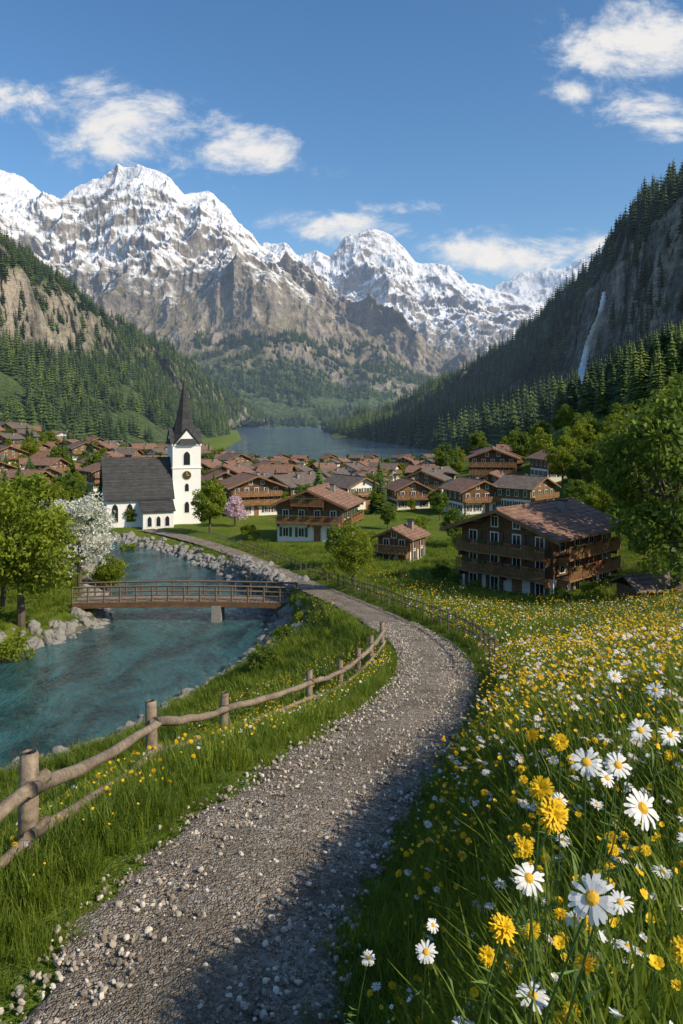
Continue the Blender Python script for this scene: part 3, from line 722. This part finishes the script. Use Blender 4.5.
ck.obj('clock',[M['roofC'],M['gold']],parent=ch)

sh=empty('wooden_shed',(18.6,48.5,h1(18.6,48.5)-.3),.25,.85)
a=MB(); a.prism([(-1.6,-1.3,-.5),(1.6,-1.3,-.5),(1.6,-1.3,1.3),(-1.6,-1.3,1.3)],(0,2.6,0),0); a.obj('walls',[M['wood_d']],parent=sh)
a=MB(); a.prism([(-2,-1.8,1.15),(2,-1.8,1.15),(2,0,2.0),(-2,0,2.0)],(0,0,.1),0); a.prism([(-2,1.8,1.15),(2,1.8,1.15),(2,0,2.0),(-2,0,2.0)],(0,0,.1),0); a.obj('roof',[M['roofB']],parent=sh)
a=MB(); a.box(-.4,.4,-1.36,-1.303,-.2,1.1); a.obj('door',[M['wood_b']],parent=sh)

# ---------------- bridge ----------------
br=empty('wooden_bridge')
bx0,bx1,by,bz=-20.0,-3.4,60.0,1.45
dk=MB(); n=60
for i in range(n):
    x0=bx0+(bx1-bx0)*i/n; arch=.15*math.sin(math.pi*(i+.5)/n)
    dk.box(x0,x0+(bx1-bx0)/n-.03,by-.9,by+.9,bz+arch-.08,bz+arch)
dk.obj('deck',[M['fence']],parent=br)
bm=MB()
for yy in (by-.8,by+.8):
    pts=[(bx0+(bx1-bx0)*i/12,yy,bz-.28+.15*math.sin(math.pi*i/12)) for i in range(13)]
    for p,q in zip(pts[:-1],pts[1:]):
        bm.quadbox((Vector(p)+Vector(q))/2,(Vector(q)-Vector(p))/2,(0,.12,0),(0,0,.19))
bm.obj('beams',[M['wood_d']],parent=br)
rl=MB()
for yy in (by-.86,by+.86):
    P_=lambda i,zz:(bx0+(bx1-bx0)*i/14,yy,bz+zz+.15*math.sin(math.pi*i/14))
    for i in range(15): rl.tube([P_(i,-.2),P_(i,1.1)],.07,4)
    for zz,rr_ in ((1.08,.075),(.72,.05),(.4,.05)): rl.tube([P_(i,zz) for i in range(15)],rr_,4)
rl.obj('railings',[M['fence_d']],parent=br)
pr=MB()
for px in (-9.3,): pr.box(px-.35,px+.35,by-1,by+1,-1.6,bz-.25)
pr.obj('pier',[M['stone']],parent=br)

# ---------------- fences ----------------
fp=[(-4.6,4.2),(-3.0,7.6),(-2.9,12.2),(-2.5,16.8),(-.9,22.0),(-.05,25),(.55,27),(1.05,28.5),(1.5,29.8)]
fc=MB()
tops=[]
for i,(x,y) in enumerate(fp):
    z=h1(x,y); lx=random.uniform(-.05,.05); r0=.095
    fc.tube([(x,y,z-.3),(x+lx*.5,y,z+.5),(x+lx,y,z+1.15),(x+lx,y,z+1.17)],[r0*1.15,r0,r0*.92,r0*.7],9)
    tops.append((x,y,z))
for zz,rr_ in ((.86,.07),(.42,.05)):
    for a_,b_ in zip(tops[:-1],tops[1:]):
        A_=Vector(a_)+Vector((.1,-.04,zz));B_=Vector(b_)+Vector((.1,-.04,zz+random.uniform(-.04,.04))); ext=(B_-A_).normalized()*.15
        pts=[];rad=[]
        for k in range(9):
            f=k/8; p=(A_-ext).lerp(B_+ext,f); p+=Vector((random.uniform(-.015,.015),0,random.uniform(-.02,.02)-.05*math.sin(math.pi*f)))
            pts.append(p); rad.append(rr_*random.uniform(.85,1.15)*(1.12-.24*f))
        fc.tube(pts,rad,9)
fc.obj('wooden_fence',[M['fence']],smooth=True)
def side_fence(off,i0,i1,step,hh=.98):
    f=MB(); pts=[]
    for i in range(i0,i1,step):
        x=PATH[i,0]+nor[i,0]*off; y=PATH[i,1]+nor[i,1]*off; z=h1(x,y); pts.append((x,y,z))
        f.tube([(x,y,z-.2),(x+random.uniform(-.04,.04),y,z+hh*random.uniform(.95,1.05))],[.06,.05],5)
    for zz in (hh*.85,hh*.5):
        f.tube([(p[0],p[1],p[2]+zz) for p in pts],.028,4)
    f.obj('pasture_fence',[M['fence_d']])
ix=lambda yy:int(np.argmin(np.abs(PATH[:,1]-yy)))
side_fence(1.75,ix(24),ix(92),4); side_fence(-1.9,ix(62),ix(84),5)

# ---------------- rocks ----------------
def rock(name,seed,mat,sub=3):
    import bmesh
    bmx=bmesh.new(); bmesh.ops.create_icosphere(bmx,subdivisions=sub,radius=1)
    co=np.array([v.co for v in bmx.verts]); nn_=fbm(co[:,0]*1.1+seed*7,co[:,1]*1.1,co[:,2]*1.1,seed,4)
    for v,q in zip(bmx.verts,nn_): v.co=v.co*(.45+1.0*q); v.co.z*=.7
    me=bpy.data.meshes.new(name); bmx.to_mesh(me); bmx.free(); me.materials.append(mat); return me
ROCK=proto_coll('boulders',[rock('boulder%d'%i,i+1,M['stone']) for i in range(4)])
PEB=proto_coll('pebbles',[rock('pebble%d'%i,i+21,M['pebble'],2) for i in range(4)])
def along(poly,n,lo,hi):
    P_=np.array(poly,float); L_=np.r_[0,np.cumsum(np.linalg.norm(np.diff(P_,axis=0),axis=1))]
    s=rng.uniform(0,L_[-1],n); x=np.interp(s,L_,P_[:,0])+rng.uniform(lo,hi,n); y=np.interp(s,L_,P_[:,1])+rng.uniform(lo,hi,n); return x,y
x1,y1=along(RB[1:14],1700,-1.3,1.3); x2,y2=along(LB[3:11],1200,-1.5,1.5); x3,y3=along([(-4,50),(-3.4,56)],160,-2,2); x4,y4=along([(-4.4,63),(-12,80)],220,-1,2.0)
x=np.r_[x1,x2,x3,x4];y=np.r_[y1,y2,y3,y4]; z=H(x,y); ok=(z>-.5)&(z<2.2); x,y,z=x[ok],y[ok],z[ok]; n=len(x)
scatter('river_rocks',ROCK,np.stack([x,y,z],1),rng.uniform(.12,.55,n)*rng.uniform(.6,1.2,n),rrot(n,.5),4)
n=26000; i=rng.integers(18,130,n); s=rng.uniform(-1,1,n)*PW*1.08
x=PATH[i,0]+nor[i,0]*s+rng.uniform(-.3,.3,n)*tan[i,0]; y=PATH[i,1]+nor[i,1]*s+rng.uniform(-.3,.3,n)*tan[i,1]
dp,pz=pathinfo(x,y); z=pz+.004
scatter('path_pebbles',PEB,np.stack([x,y,z],1),.006+.026*rng.random(n)**2.5,rrot(n,.8),4)

# ---------------- trees ----------------
put('deciduous_tree',TA[0],-21.9,54.5,1.12); put('deciduous_tree',TA[1],-26.5,50,1.05); put('deciduous_tree',TA[1],-25.5,60,.85)
put('blossom_tree',TBL,-21.7,66,1.1); put('blossom_tree',TBL,-26.5,74,.95)
put('deciduous_tree',TC[0],-20.0,69,.5); put('deciduous_tree',TC[1],-30,80,.7)
put('deciduous_tree',TD,19.8,47,1.36); put('deciduous_tree',TD,25.5,56,1.5); put('deciduous_tree',TB[0],28,74,1.3)
put('deciduous_tree',TA[1],(353-CU)/F*58,58,.48); put('deciduous_tree',TB[0],(340-CU)/F*70,70,.5)
for u,d,k,s in [(210,98,0,.85),(130,104,1,.35),(468,72,0,.5),(455,84,3,.55),(372,128,2,.75),(388,100,3,.45),(415,78,1,.28),(563,128,0,1.1),(590,118,2,.9),(542,150,1,1),(520,165,2,1),(575,100,3,.6),(440,108,2,.5),(600,84,0,.7),(265,130,2,.5),(300,112,3,.4),(180,150,1,.7),(95,170,3,1),(60,190,2,1),(30,210,0,1),(330,165,2,.5),(385,170,1,.5),(445,190,3,1),(480,200,2,1.2),(365,190,2,.4)]:
    x=(u-CU)/F*d; put('deciduous_tree',(TC+TB)[k],x,d,s)
put('pink_blossom_tree',TPK,(235-CU)/F*104,104,.85)
x,y=cand(1400,-60,460,115,290); z=H(x,y)
pl=np.array(placed); dm=np.min(np.hypot(x[:,None]-pl[:,0],y[:,None]-pl[:,1]),1)
u_=x/y*F+CU; lakev=(u_>232)&(u_<440)&(y>150)
ok=(dm>4.4)&(~inside(x,y,LAKE))&(pdist(x,y,RIV)>4)&(~inside(x,y,RIV))&(pathinfo(x,y)[0]>5)&((fbm(x/22,y/22,0,5,3)>.46)|((y>255)&(u_<225)))
P_=np.stack([x,y,z],1)[ok]; lk=np.where(lakev[ok],.5,1.0); sel=rng.random(len(P_))
TCOL=proto_coll('village_tree_kinds',[TB[0],TC[0],TC[1]])
forest('village_conifers',CONH,P_[(sel<.22)],4,8,1.1,lk[sel<.22])
q=P_[sel>.28]; n=len(q); scatter('village_trees',TCOL,q,rng.uniform(.25,.62,n)*(lk[sel>.28]**.7),rrot(n,.04),3)
x,y=cand(700,440,1000,100,240); z=H(x,y); dm=np.min(np.hypot(x[:,None]-pl[:,0],y[:,None]-pl[:,1]),1)
ok=(dm>8)&(fbm(x/25,y/25,0,15,3)>.58)&(x>30); q=np.stack([x,y,z],1)[ok]; n=len(q); scatter('hillside_trees',TCOL,q,rng.uniform(.5,1.0,n),rrot(n,.04),3)
for u,d,s in [(240,24,.55),(212,21,.45),(262,40,.7),(300,52,.6),(285,46,.7),(330,64,.6),(440,62,.7),(455,60,.5),(560,53,.5),(590,52,.6),(250,92,1),(130,93,1),(105,72,1.2),(400,85,.8),(370,88,.8),(10,50,1.2),(420,98,1),(475,56,.5),(600,62,1.0)]:
    x=(u-CU)/F*d; put('bush',BU[int(s*10)%2],x,d,s)

# ---------------- grass & flowers ----------------
def clump(name,seed,nb=24,hmin=.2,hmax=.52,rad=.14,bw=.0058):
    r=random.Random(seed); mb=MB()
    for k in range(nb):
        a=r.uniform(0,6.28); q=rad*math.sqrt(r.random()); x,y=q*math.cos(a),q*math.sin(a); h=r.uniform(hmin,hmax); b_=r.uniform(.05,.6)*h; da=r.uniform(0,6.28); w=bw*r.uniform(.6,1.3)
        cx_,cy_=math.cos(da),math.sin(da); px,py=-cy_*w,cx_*w; i=len(mb.v)
        for f,wf in ((0,1),(.4,.9),(.75,.6)):
            ox=b_*f*f; zz=h*(f-.12*f*f)
            mb.v+=[(x+cx_*ox-px*wf,y+cy_*ox-py*wf,zz),(x+cx_*ox+px*wf,y+cy_*ox+py*wf,zz)]
        mb.v.append((x+cx_*b_,y+cy_*b_,h*.86))
        mb.f+=[(i,i+1,i+3,i+2),(i+2,i+3,i+5,i+4),(i+4,i+5,i+6)]; mb.m+=[0,0,0]
    return mb.mesh(name,[M['grass']])
GRS=proto_coll('grass_clumps',[clump('grass_clump%d'%i,i) for i in range(5)])
HEAD={}
def flower(name,kind,seed,h=.42):
    r=random.Random(seed); mb=MB(); lx,ly=r.uniform(-.08,.08),r.uniform(-.08,.08)
    mb.tube([(0,0,0),(lx*.3,ly*.3,h*.5),(lx,ly,h)],[.0024,.002,.0018],5,0,False)
    for k in range(4):
        a=r.uniform(0,6.28); z=h*r.uniform(.05,.45); L=r.uniform(.03,.06)
        mb.poly([(lx*.2,ly*.2,z),(L*.5*math.cos(a+.15),L*.5*math.sin(a+.15),z+L*.5),(L*math.cos(a),L*math.sin(a),z+L*.8),(L*.5*math.cos(a-.15),L*.5*math.sin(a-.15),z+L*.45)],0)
    tilt=Matrix.Rotation(r.uniform(.1,.75),3,'X'); az=Matrix.Rotation(r.uniform(-1.1,1.1),3,'Z'); Rm=az@tilt; o=Vector((lx,ly,h))
    T=lambda p: tuple(o+Rm@Vector(p))
    def petals(n,r0,r1,w,z0,z1,mi,jit=.12):
        for k in range(n):
            a=6.283*k/n+r.uniform(-jit,jit); L=r1*r.uniform(.84,1.06); dz=r.uniform(-.22,.14)*(r1)
            def q(rad,off,z): return T((rad*math.cos(a)-off*math.sin(a),rad*math.sin(a)+off*math.cos(a),z))
            i=len(mb.v); zm=(z0+z1)/2+.0015
            mb.v+=[q(r0,-w*.4,z0),q(r0,w*.4,z0),q((r0+L)*.55,w*1.05,zm+dz*.4),q(L*.93,w*.8,z1+dz),q(L,0,z1+dz),q(L*.93,-w*.8,z1+dz),q((r0+L)*.55,-w*1.05,zm+dz*.4)]
            mb.f+=[(i,i+1,i+2,i+6),(i+6,i+2,i+3,i+5),(i+5,i+3,i+4)]; mb.m+=[mi]*3
    def dome(rad,hh,mi):
        i=len(mb.v); mb.v.append(T((0,0,hh))); n=10
        for rr_,zz in ((rad*.55,hh*.8),(rad,0),(rad*.7,-hh*.6)):
            for k in range(n): mb.v.append(T((rr_*math.cos(6.283*k/n),rr_*math.sin(6.283*k/n),zz)))
        for k in range(n):
            k2=(k+1)%n; mb.f.append((i,i+1+k,i+1+k2)); mb.m.append(mi)
            for L_ in (0,1): mb.f.append((i+1+L_*n+k,i+1+(L_+1)*n+k,i+1+(L_+1)*n+k2,i+1+L_*n+k2)); mb.m.append(mi)
    if kind=='daisy': petals(23,.007,.031,.0031,0,-.002,1,.16); dome(.0095,.005,2)
    elif kind=='dandelion':
        petals(34,.002,.024,.0017,-.003,-.002,1,.25);petals(32,.002,.020,.0016,.001,.005,1,.25);petals(26,.001,.015,.0015,.003,.009,1,.25); petals(16,.001,.009,.0014,.004,.010,1,.25)
    else:
        petals(6,.001,.014,.0055,0,.006,1,.1); dome(.004,.004,1)
    me=mb.mesh(name,[M['stem'],M['petal'] if kind in('daisy','white') else M['yel'],M['disc']]); HEAD[me.name]=Vector((lx,ly,h)); return me
DA_=[flower('daisy%d'%i,'daisy',i) for i in range(6)]; DD_=[flower('dandelion%d'%i,'dandelion',i+10) for i in range(5)]
BC_=[flower('buttercup%d'%i,'buttercup',i+20,.38) for i in range(4)]; WF_=[flower('whiteflower%d'%i,'white',i+30,.36) for i in range(4)]
DA=proto_coll('daisies',DA_);DD=proto_coll('dandelions',DD_);BC=proto_coll('buttercups',BC_);WF=proto_coll('small_white',WF_)
def field(n,x0,x1,y0,y1,mask=None):
    x=rng.uniform(x0,x1,n);y=rng.uniform(y0,y1,n)
    u=x/np.maximum(y,.3)*F+CU
    dp,_=pathinfo(x,y); ok=(dp>PW-.22)&(u>-60)&(u<740)&(~inside(x,y,RIV))
    if mask is not None: ok&=mask(x,y)
    x,y=x[ok],y[ok]; z=H(x,y); ok=z>.3
    return np.stack([x,y,z],1)[ok]
chm=lambda x,y:(np.hypot(x-14.7,y-60)>6.5)&(np.hypot(x+3,y-93)>6.5)
gp=[]; gs=[]
for n,a,lo,hi in [(3000,(-4,3,.35,4.5),.75,1.2),(7500,(-7,8,4,10),.7,1.2),(9500,(-10,15,9,22),.8,1.2),(11000,(-16,30,20,45),.8,1.25),(8000,(-30,45,42,90),.8,1.2)]:
    p=field(n,*a,mask=chm); gp.append(p); gs.append(rng.uniform(lo,hi,len(p)))
gp=np.concatenate(gp);gs=np.concatenate(gs)
dp,_=pathinfo(gp[:,0],gp[:,1]); e_=dp+.7*(fbm(gp[:,0]*1.5,gp[:,1]*1.5,0,71,3)-.5); edge=.25+.75*sm(PW-.1,PW+.8,e_); gs=gs*edge
gs=gs*(.65+.65*fbm(gp[:,0]/1.5,gp[:,1]/1.5,0,44,3))
cd=np.hypot(gp[:,0],gp[:,1]); keep=(cd>.75)&(e_>PW-.15); gp,gs=gp[keep],gs[keep]
wd=gs*(1+.025*np.clip(gp[:,1],0,60)); scatter('meadow_grass',GRS,gp,np.stack([wd,wd,gs],1),rrot(len(gp),.12),5)
def fl(name,coll,k,specs):
    ps=[];ss=[]
    for n,a,lo,hi,thr,seed in specs:
        p=field(n,*a,mask=lambda x,y:chm(x,y)&(fbm(x/2.2,y/2.2,0,seed,3)>thr)); 
        dp,_=pathinfo(p[:,0],p[:,1]); p=p[(dp>PW+.3)&(np.hypot(p[:,0],p[:,1])>1.1)]; ps.append(p);ss.append(rng.uniform(lo,hi,len(p)))
    ps=np.concatenate(ps);ss=np.concatenate(ss); r=rrot(len(ps),.15); r[:,2]=rng.normal(0.5,.9,len(ps))
    scatter(name,coll,ps,ss,r,k)
R1=(.1,3.5,1.3,5);R2=(.5,8,4,11);R3=(1,16,10,24);R4=(3,32,22,46);L1=(-6,1.5,6,34);R5=(-5,45,44,62)
fl('daisy_flowers',DA,6,[(200,R1,.75,1.2,.35,1),(650,R2,.8,1.3,.44,2),(1400,R3,1.0,1.6,.46,3),(1500,R4,1.1,1.7,.48,4),(420,L1,.8,1.15,.45,5),(300,R5,1.2,1.7,.5,6)])
fl('dandelion_flowers',DD,5,[(170,R1,.75,1.2,.38,11),(750,R2,.8,1.35,.40,12),(2200,R3,1.0,1.6,.40,13),(2600,R4,1.1,1.8,.42,14),(1100,L1,.85,1.3,.38,15),(1100,R5,1.2,1.8,.45,16)])
fl('buttercup_flowers',BC,4,[(450,R1,.8,1.2,.3,21),(2200,R2,.9,1.4,.33,22),(6000,R3,1.1,1.6,.36,23),(6000,R4,1.3,1.9,.40,24),(1700,L1,.8,1.3,.38,25),(2800,R5,1.6,2.3,.42,26)])
fl('small_white_flowers',WF,4,[(350,R1,.8,1.2,.3,31),(1300,R2,.9,1.3,.38,32),(3000,R3,1.1,1.5,.42,33),(2600,R4,1.2,1.8,.44,34),(900,L1,.8,1.3,.42,35)])
def hero(name,me,u,v,d,sc):
    x,_,z=W(u,v,d); g=h1(x,d); o=bpy.data.objects.new(name,me)
    o.scale=(sc,sc,sc); o.rotation_euler=(0.4,random.uniform(-.15,.15),random.uniform(-.4,.3))
    o.location=Vector((x,d,z))-(o.rotation_euler.to_matrix()@(HEAD[me.name]*sc)); link(o)
    if o.location.z>g-.02:
        b_=o.location.copy(); mb=MB(); mb.tube([(b_.x,b_.y+.1,g-.05),(b_.x,b_.y+.03,(g+b_.z)/2),tuple(b_)],.0026,5)
        s_=mb.obj('stem',[M['stem']]); s_.parent=o; s_.matrix_parent_inverse=Matrix.LocRotScale(o.location,o.rotation_euler,o.scale).inverted()
for k,(u,v,d,s) in enumerate([(592,898,1.15,1.15),(529,878,1.45,1.0),(643,808,1.3,1.1),(586,762,1.7,1.1),(426,952,1.9,.9),(618,765,1.9,1.1),(640,730,2.3,1.1),(670,735,2.2,1),(433,925,2.3,.7),(655,690,3.0,1.1),(615,676,3.4,1.1),(560,800,2.4,.8),(368,958,2.6,.8),(607,778,2.2,.9)]):
    hero('daisy_flower',DA_[k%6],u,v,d,s)
for k,(u,v,d,s) in enumerate([(553,815,1.45,1.4),(541,788,1.8,1.25),(503,928,1.4,1.15),(524,848,2.0,1.1),(487,956,1.7,.9),(560,742,2.5,1.2),(532,735,2.7,1.2)]):
    hero('dandelion_flower',DD_[k%5],u,v,d,s)

# ---------------- waterfall ----------------
flat_=GR.reshape(-1,3); uu=flat_[:,0]/flat_[:,1]*F+CU; vv=HOR-(flat_[:,2]-CZ)/flat_[:,1]*F
rows=[]
for k in range(60):
    f=k/59; v=292+f*96; u=604-22*f-8*f*f+1.5*math.sin(f*9)
    near=np.where((np.abs(uu-u)<7)&(np.abs(vv-v)<4)&(flat_[:,1]<640))[0]
    d=np.min(flat_[near,1]) if len(near) else 450
    rows.append((u,v,d))
ds=np.array([r[2] for r in rows]); ds=np.array([ds[max(0,k-4):k+5].min() for k in range(60)]); ds=np.convolve(np.r_[[ds[0]]*3,ds,[ds[-1]]*3],np.ones(7)/7,'valid')
R_=[]
for (u,v,_),d,k in zip(rows,ds,range(60)):
    w_=1.2+1.1*(k/59)+random.uniform(-.4,.4); x,y,z=W(u,v,d-9)
    R_.append([(x-w_,y,z),(x-w_*.3,y-.8,z),(x+w_*.4,y-.6,z),(x+w_,y,z)])
gridmesh('waterfall',np.array(R_),[M['fall']])

# ---------------- light, sky ----------------
el=math.radians(36); az=math.radians(118)
sd=Vector((math.sin(az)*math.cos(el),math.cos(az)*math.cos(el),math.sin(el)))
sl=bpy.data.lights.new('sun','SUN'); sl.energy=5.0; sl.angle=math.radians(.5); sl.color=(1,.88,.68)
so=link(bpy.data.objects.new('sun',sl)); so.rotation_euler=(-sd).to_track_quat('-Z','Y').to_euler()
wd_=bpy.data.worlds.new('World'); S.world=wd_; wd_.use_nodes=True; nt=wd_.node_tree
try: wd_.cycles.sampling_method='NONE'
except Exception as ex: print('world sampling',ex)
for x in list(nt.nodes): nt.nodes.remove(x)
sky=nd(nt,'ShaderNodeTexSky',sky_type='NISHITA'); sky.sun_disc=False; sky.sun_elevation=el; sky.sun_rotation=az; sky.air_density=1.0; sky.dust_density=.7; sky.ozone_density=2.2
hs=nd(nt,'ShaderNodeHueSaturation',{'Saturation':1.22,'Value':1.0,'Color':sky.outputs[0]})
bg=nd(nt,'ShaderNodeBackground',{'Color':hs.outputs[0],'Strength':.15})
g=nd(nt,'ShaderNodeTexCoord').outputs['Generated']; s3=nd(nt,'ShaderNodeSeparateXYZ',{0:g})
yy=mth(nt,'MAXIMUM',s3.outputs[1],.05); a=mth(nt,'DIVIDE',s3.outputs[0],yy); b=mth(nt,'DIVIDE',s3.outputs[2],yy)
cv=nd(nt,'ShaderNodeCombineXYZ',{0:a,1:mth(nt,'MULTIPLY',b,1.7),2:0.0}).outputs[0]
n1=noise(nt,cv,9.0,7,.66,.3); wn=nd(nt,'ShaderNodeSeparateColor',{0:nd(nt,'ShaderNodeTexNoise',{'Vector':cv,'Scale':4.0,'Detail':2.0}).outputs['Color']})
a=mth(nt,'ADD',a,mth(nt,'MULTIPLY',mth(nt,'SUBTRACT',wn.outputs[0],.5),.12)); b=mth(nt,'ADD',b,mth(nt,'MULTIPLY',mth(nt,'SUBTRACT',wn.outputs[1],.5),.06))
tot=None
for (u,v,su,sv,am) in [(15,105,75,30,1.1),(80,78,45,14,.8),(135,128,90,38,1.3),(235,158,80,30,1.25),(350,226,90,18,1.15),(390,208,50,9,.95),(545,250,120,26,1.45),(645,45,90,42,1.3),(580,82,50,16,.8),(655,112,65,26,1.1)]:
    ea=mth(nt,'MULTIPLY',mth(nt,'SUBTRACT',a,(u-CU)/F),F/su); ea=mth(nt,'MULTIPLY',ea,ea); eb=mth(nt,'MULTIPLY',mth(nt,'SUBTRACT',b,(HOR-v)/F),F/sv); eb=mth(nt,'MULTIPLY',eb,eb)
    e=mth(nt,'MULTIPLY',mth(nt,'EXPONENT',mth(nt,'MULTIPLY',mth(nt,'ADD',ea,eb),-1.0)),am)
    tot=e if tot is None else mth(nt,'MAXIMUM',tot,e)
den=mth(nt,'ADD',mth(nt,'MULTIPLY',tot,.8),mth(nt,'MULTIPLY',mth(nt,'SUBTRACT',n1,.5),3.4))
dens=mth(nt,'MULTIPLY',mrange(nt,den,.28,1.1,0.0,.96,True),mrange(nt,tot,.08,.45,0.0,1.0,True)); dens=mth(nt,'MULTIPLY',dens,mth(nt,'GREATER_THAN',s3.outputs[1],.06))
ccol=mix(nt,mrange(nt,den,.5,1.2),(.70,.77,.88),(1,.97,.94))
bc=nd(nt,'ShaderNodeBackground',{'Color':ccol,'Strength':.9})
ms=nd(nt,'ShaderNodeMixShader',{0:dens,1:bg.outputs[0],2:bc.outputs[0]}); o=nd(nt,'ShaderNodeOutputWorld',{0:ms.outputs[0]})

cam=bpy.data.cameras.new('camera'); cam.lens=28; cam.sensor_width=36; cam.sensor_fit='AUTO'; cam.shift_y=-92/1024; cam.clip_start=.05; cam.clip_end=30000
co=link(bpy.data.objects.new('camera',cam)); co.location=(0,0,CZ); co.rotation_euler=(math.pi/2,0,0); S.camera=co
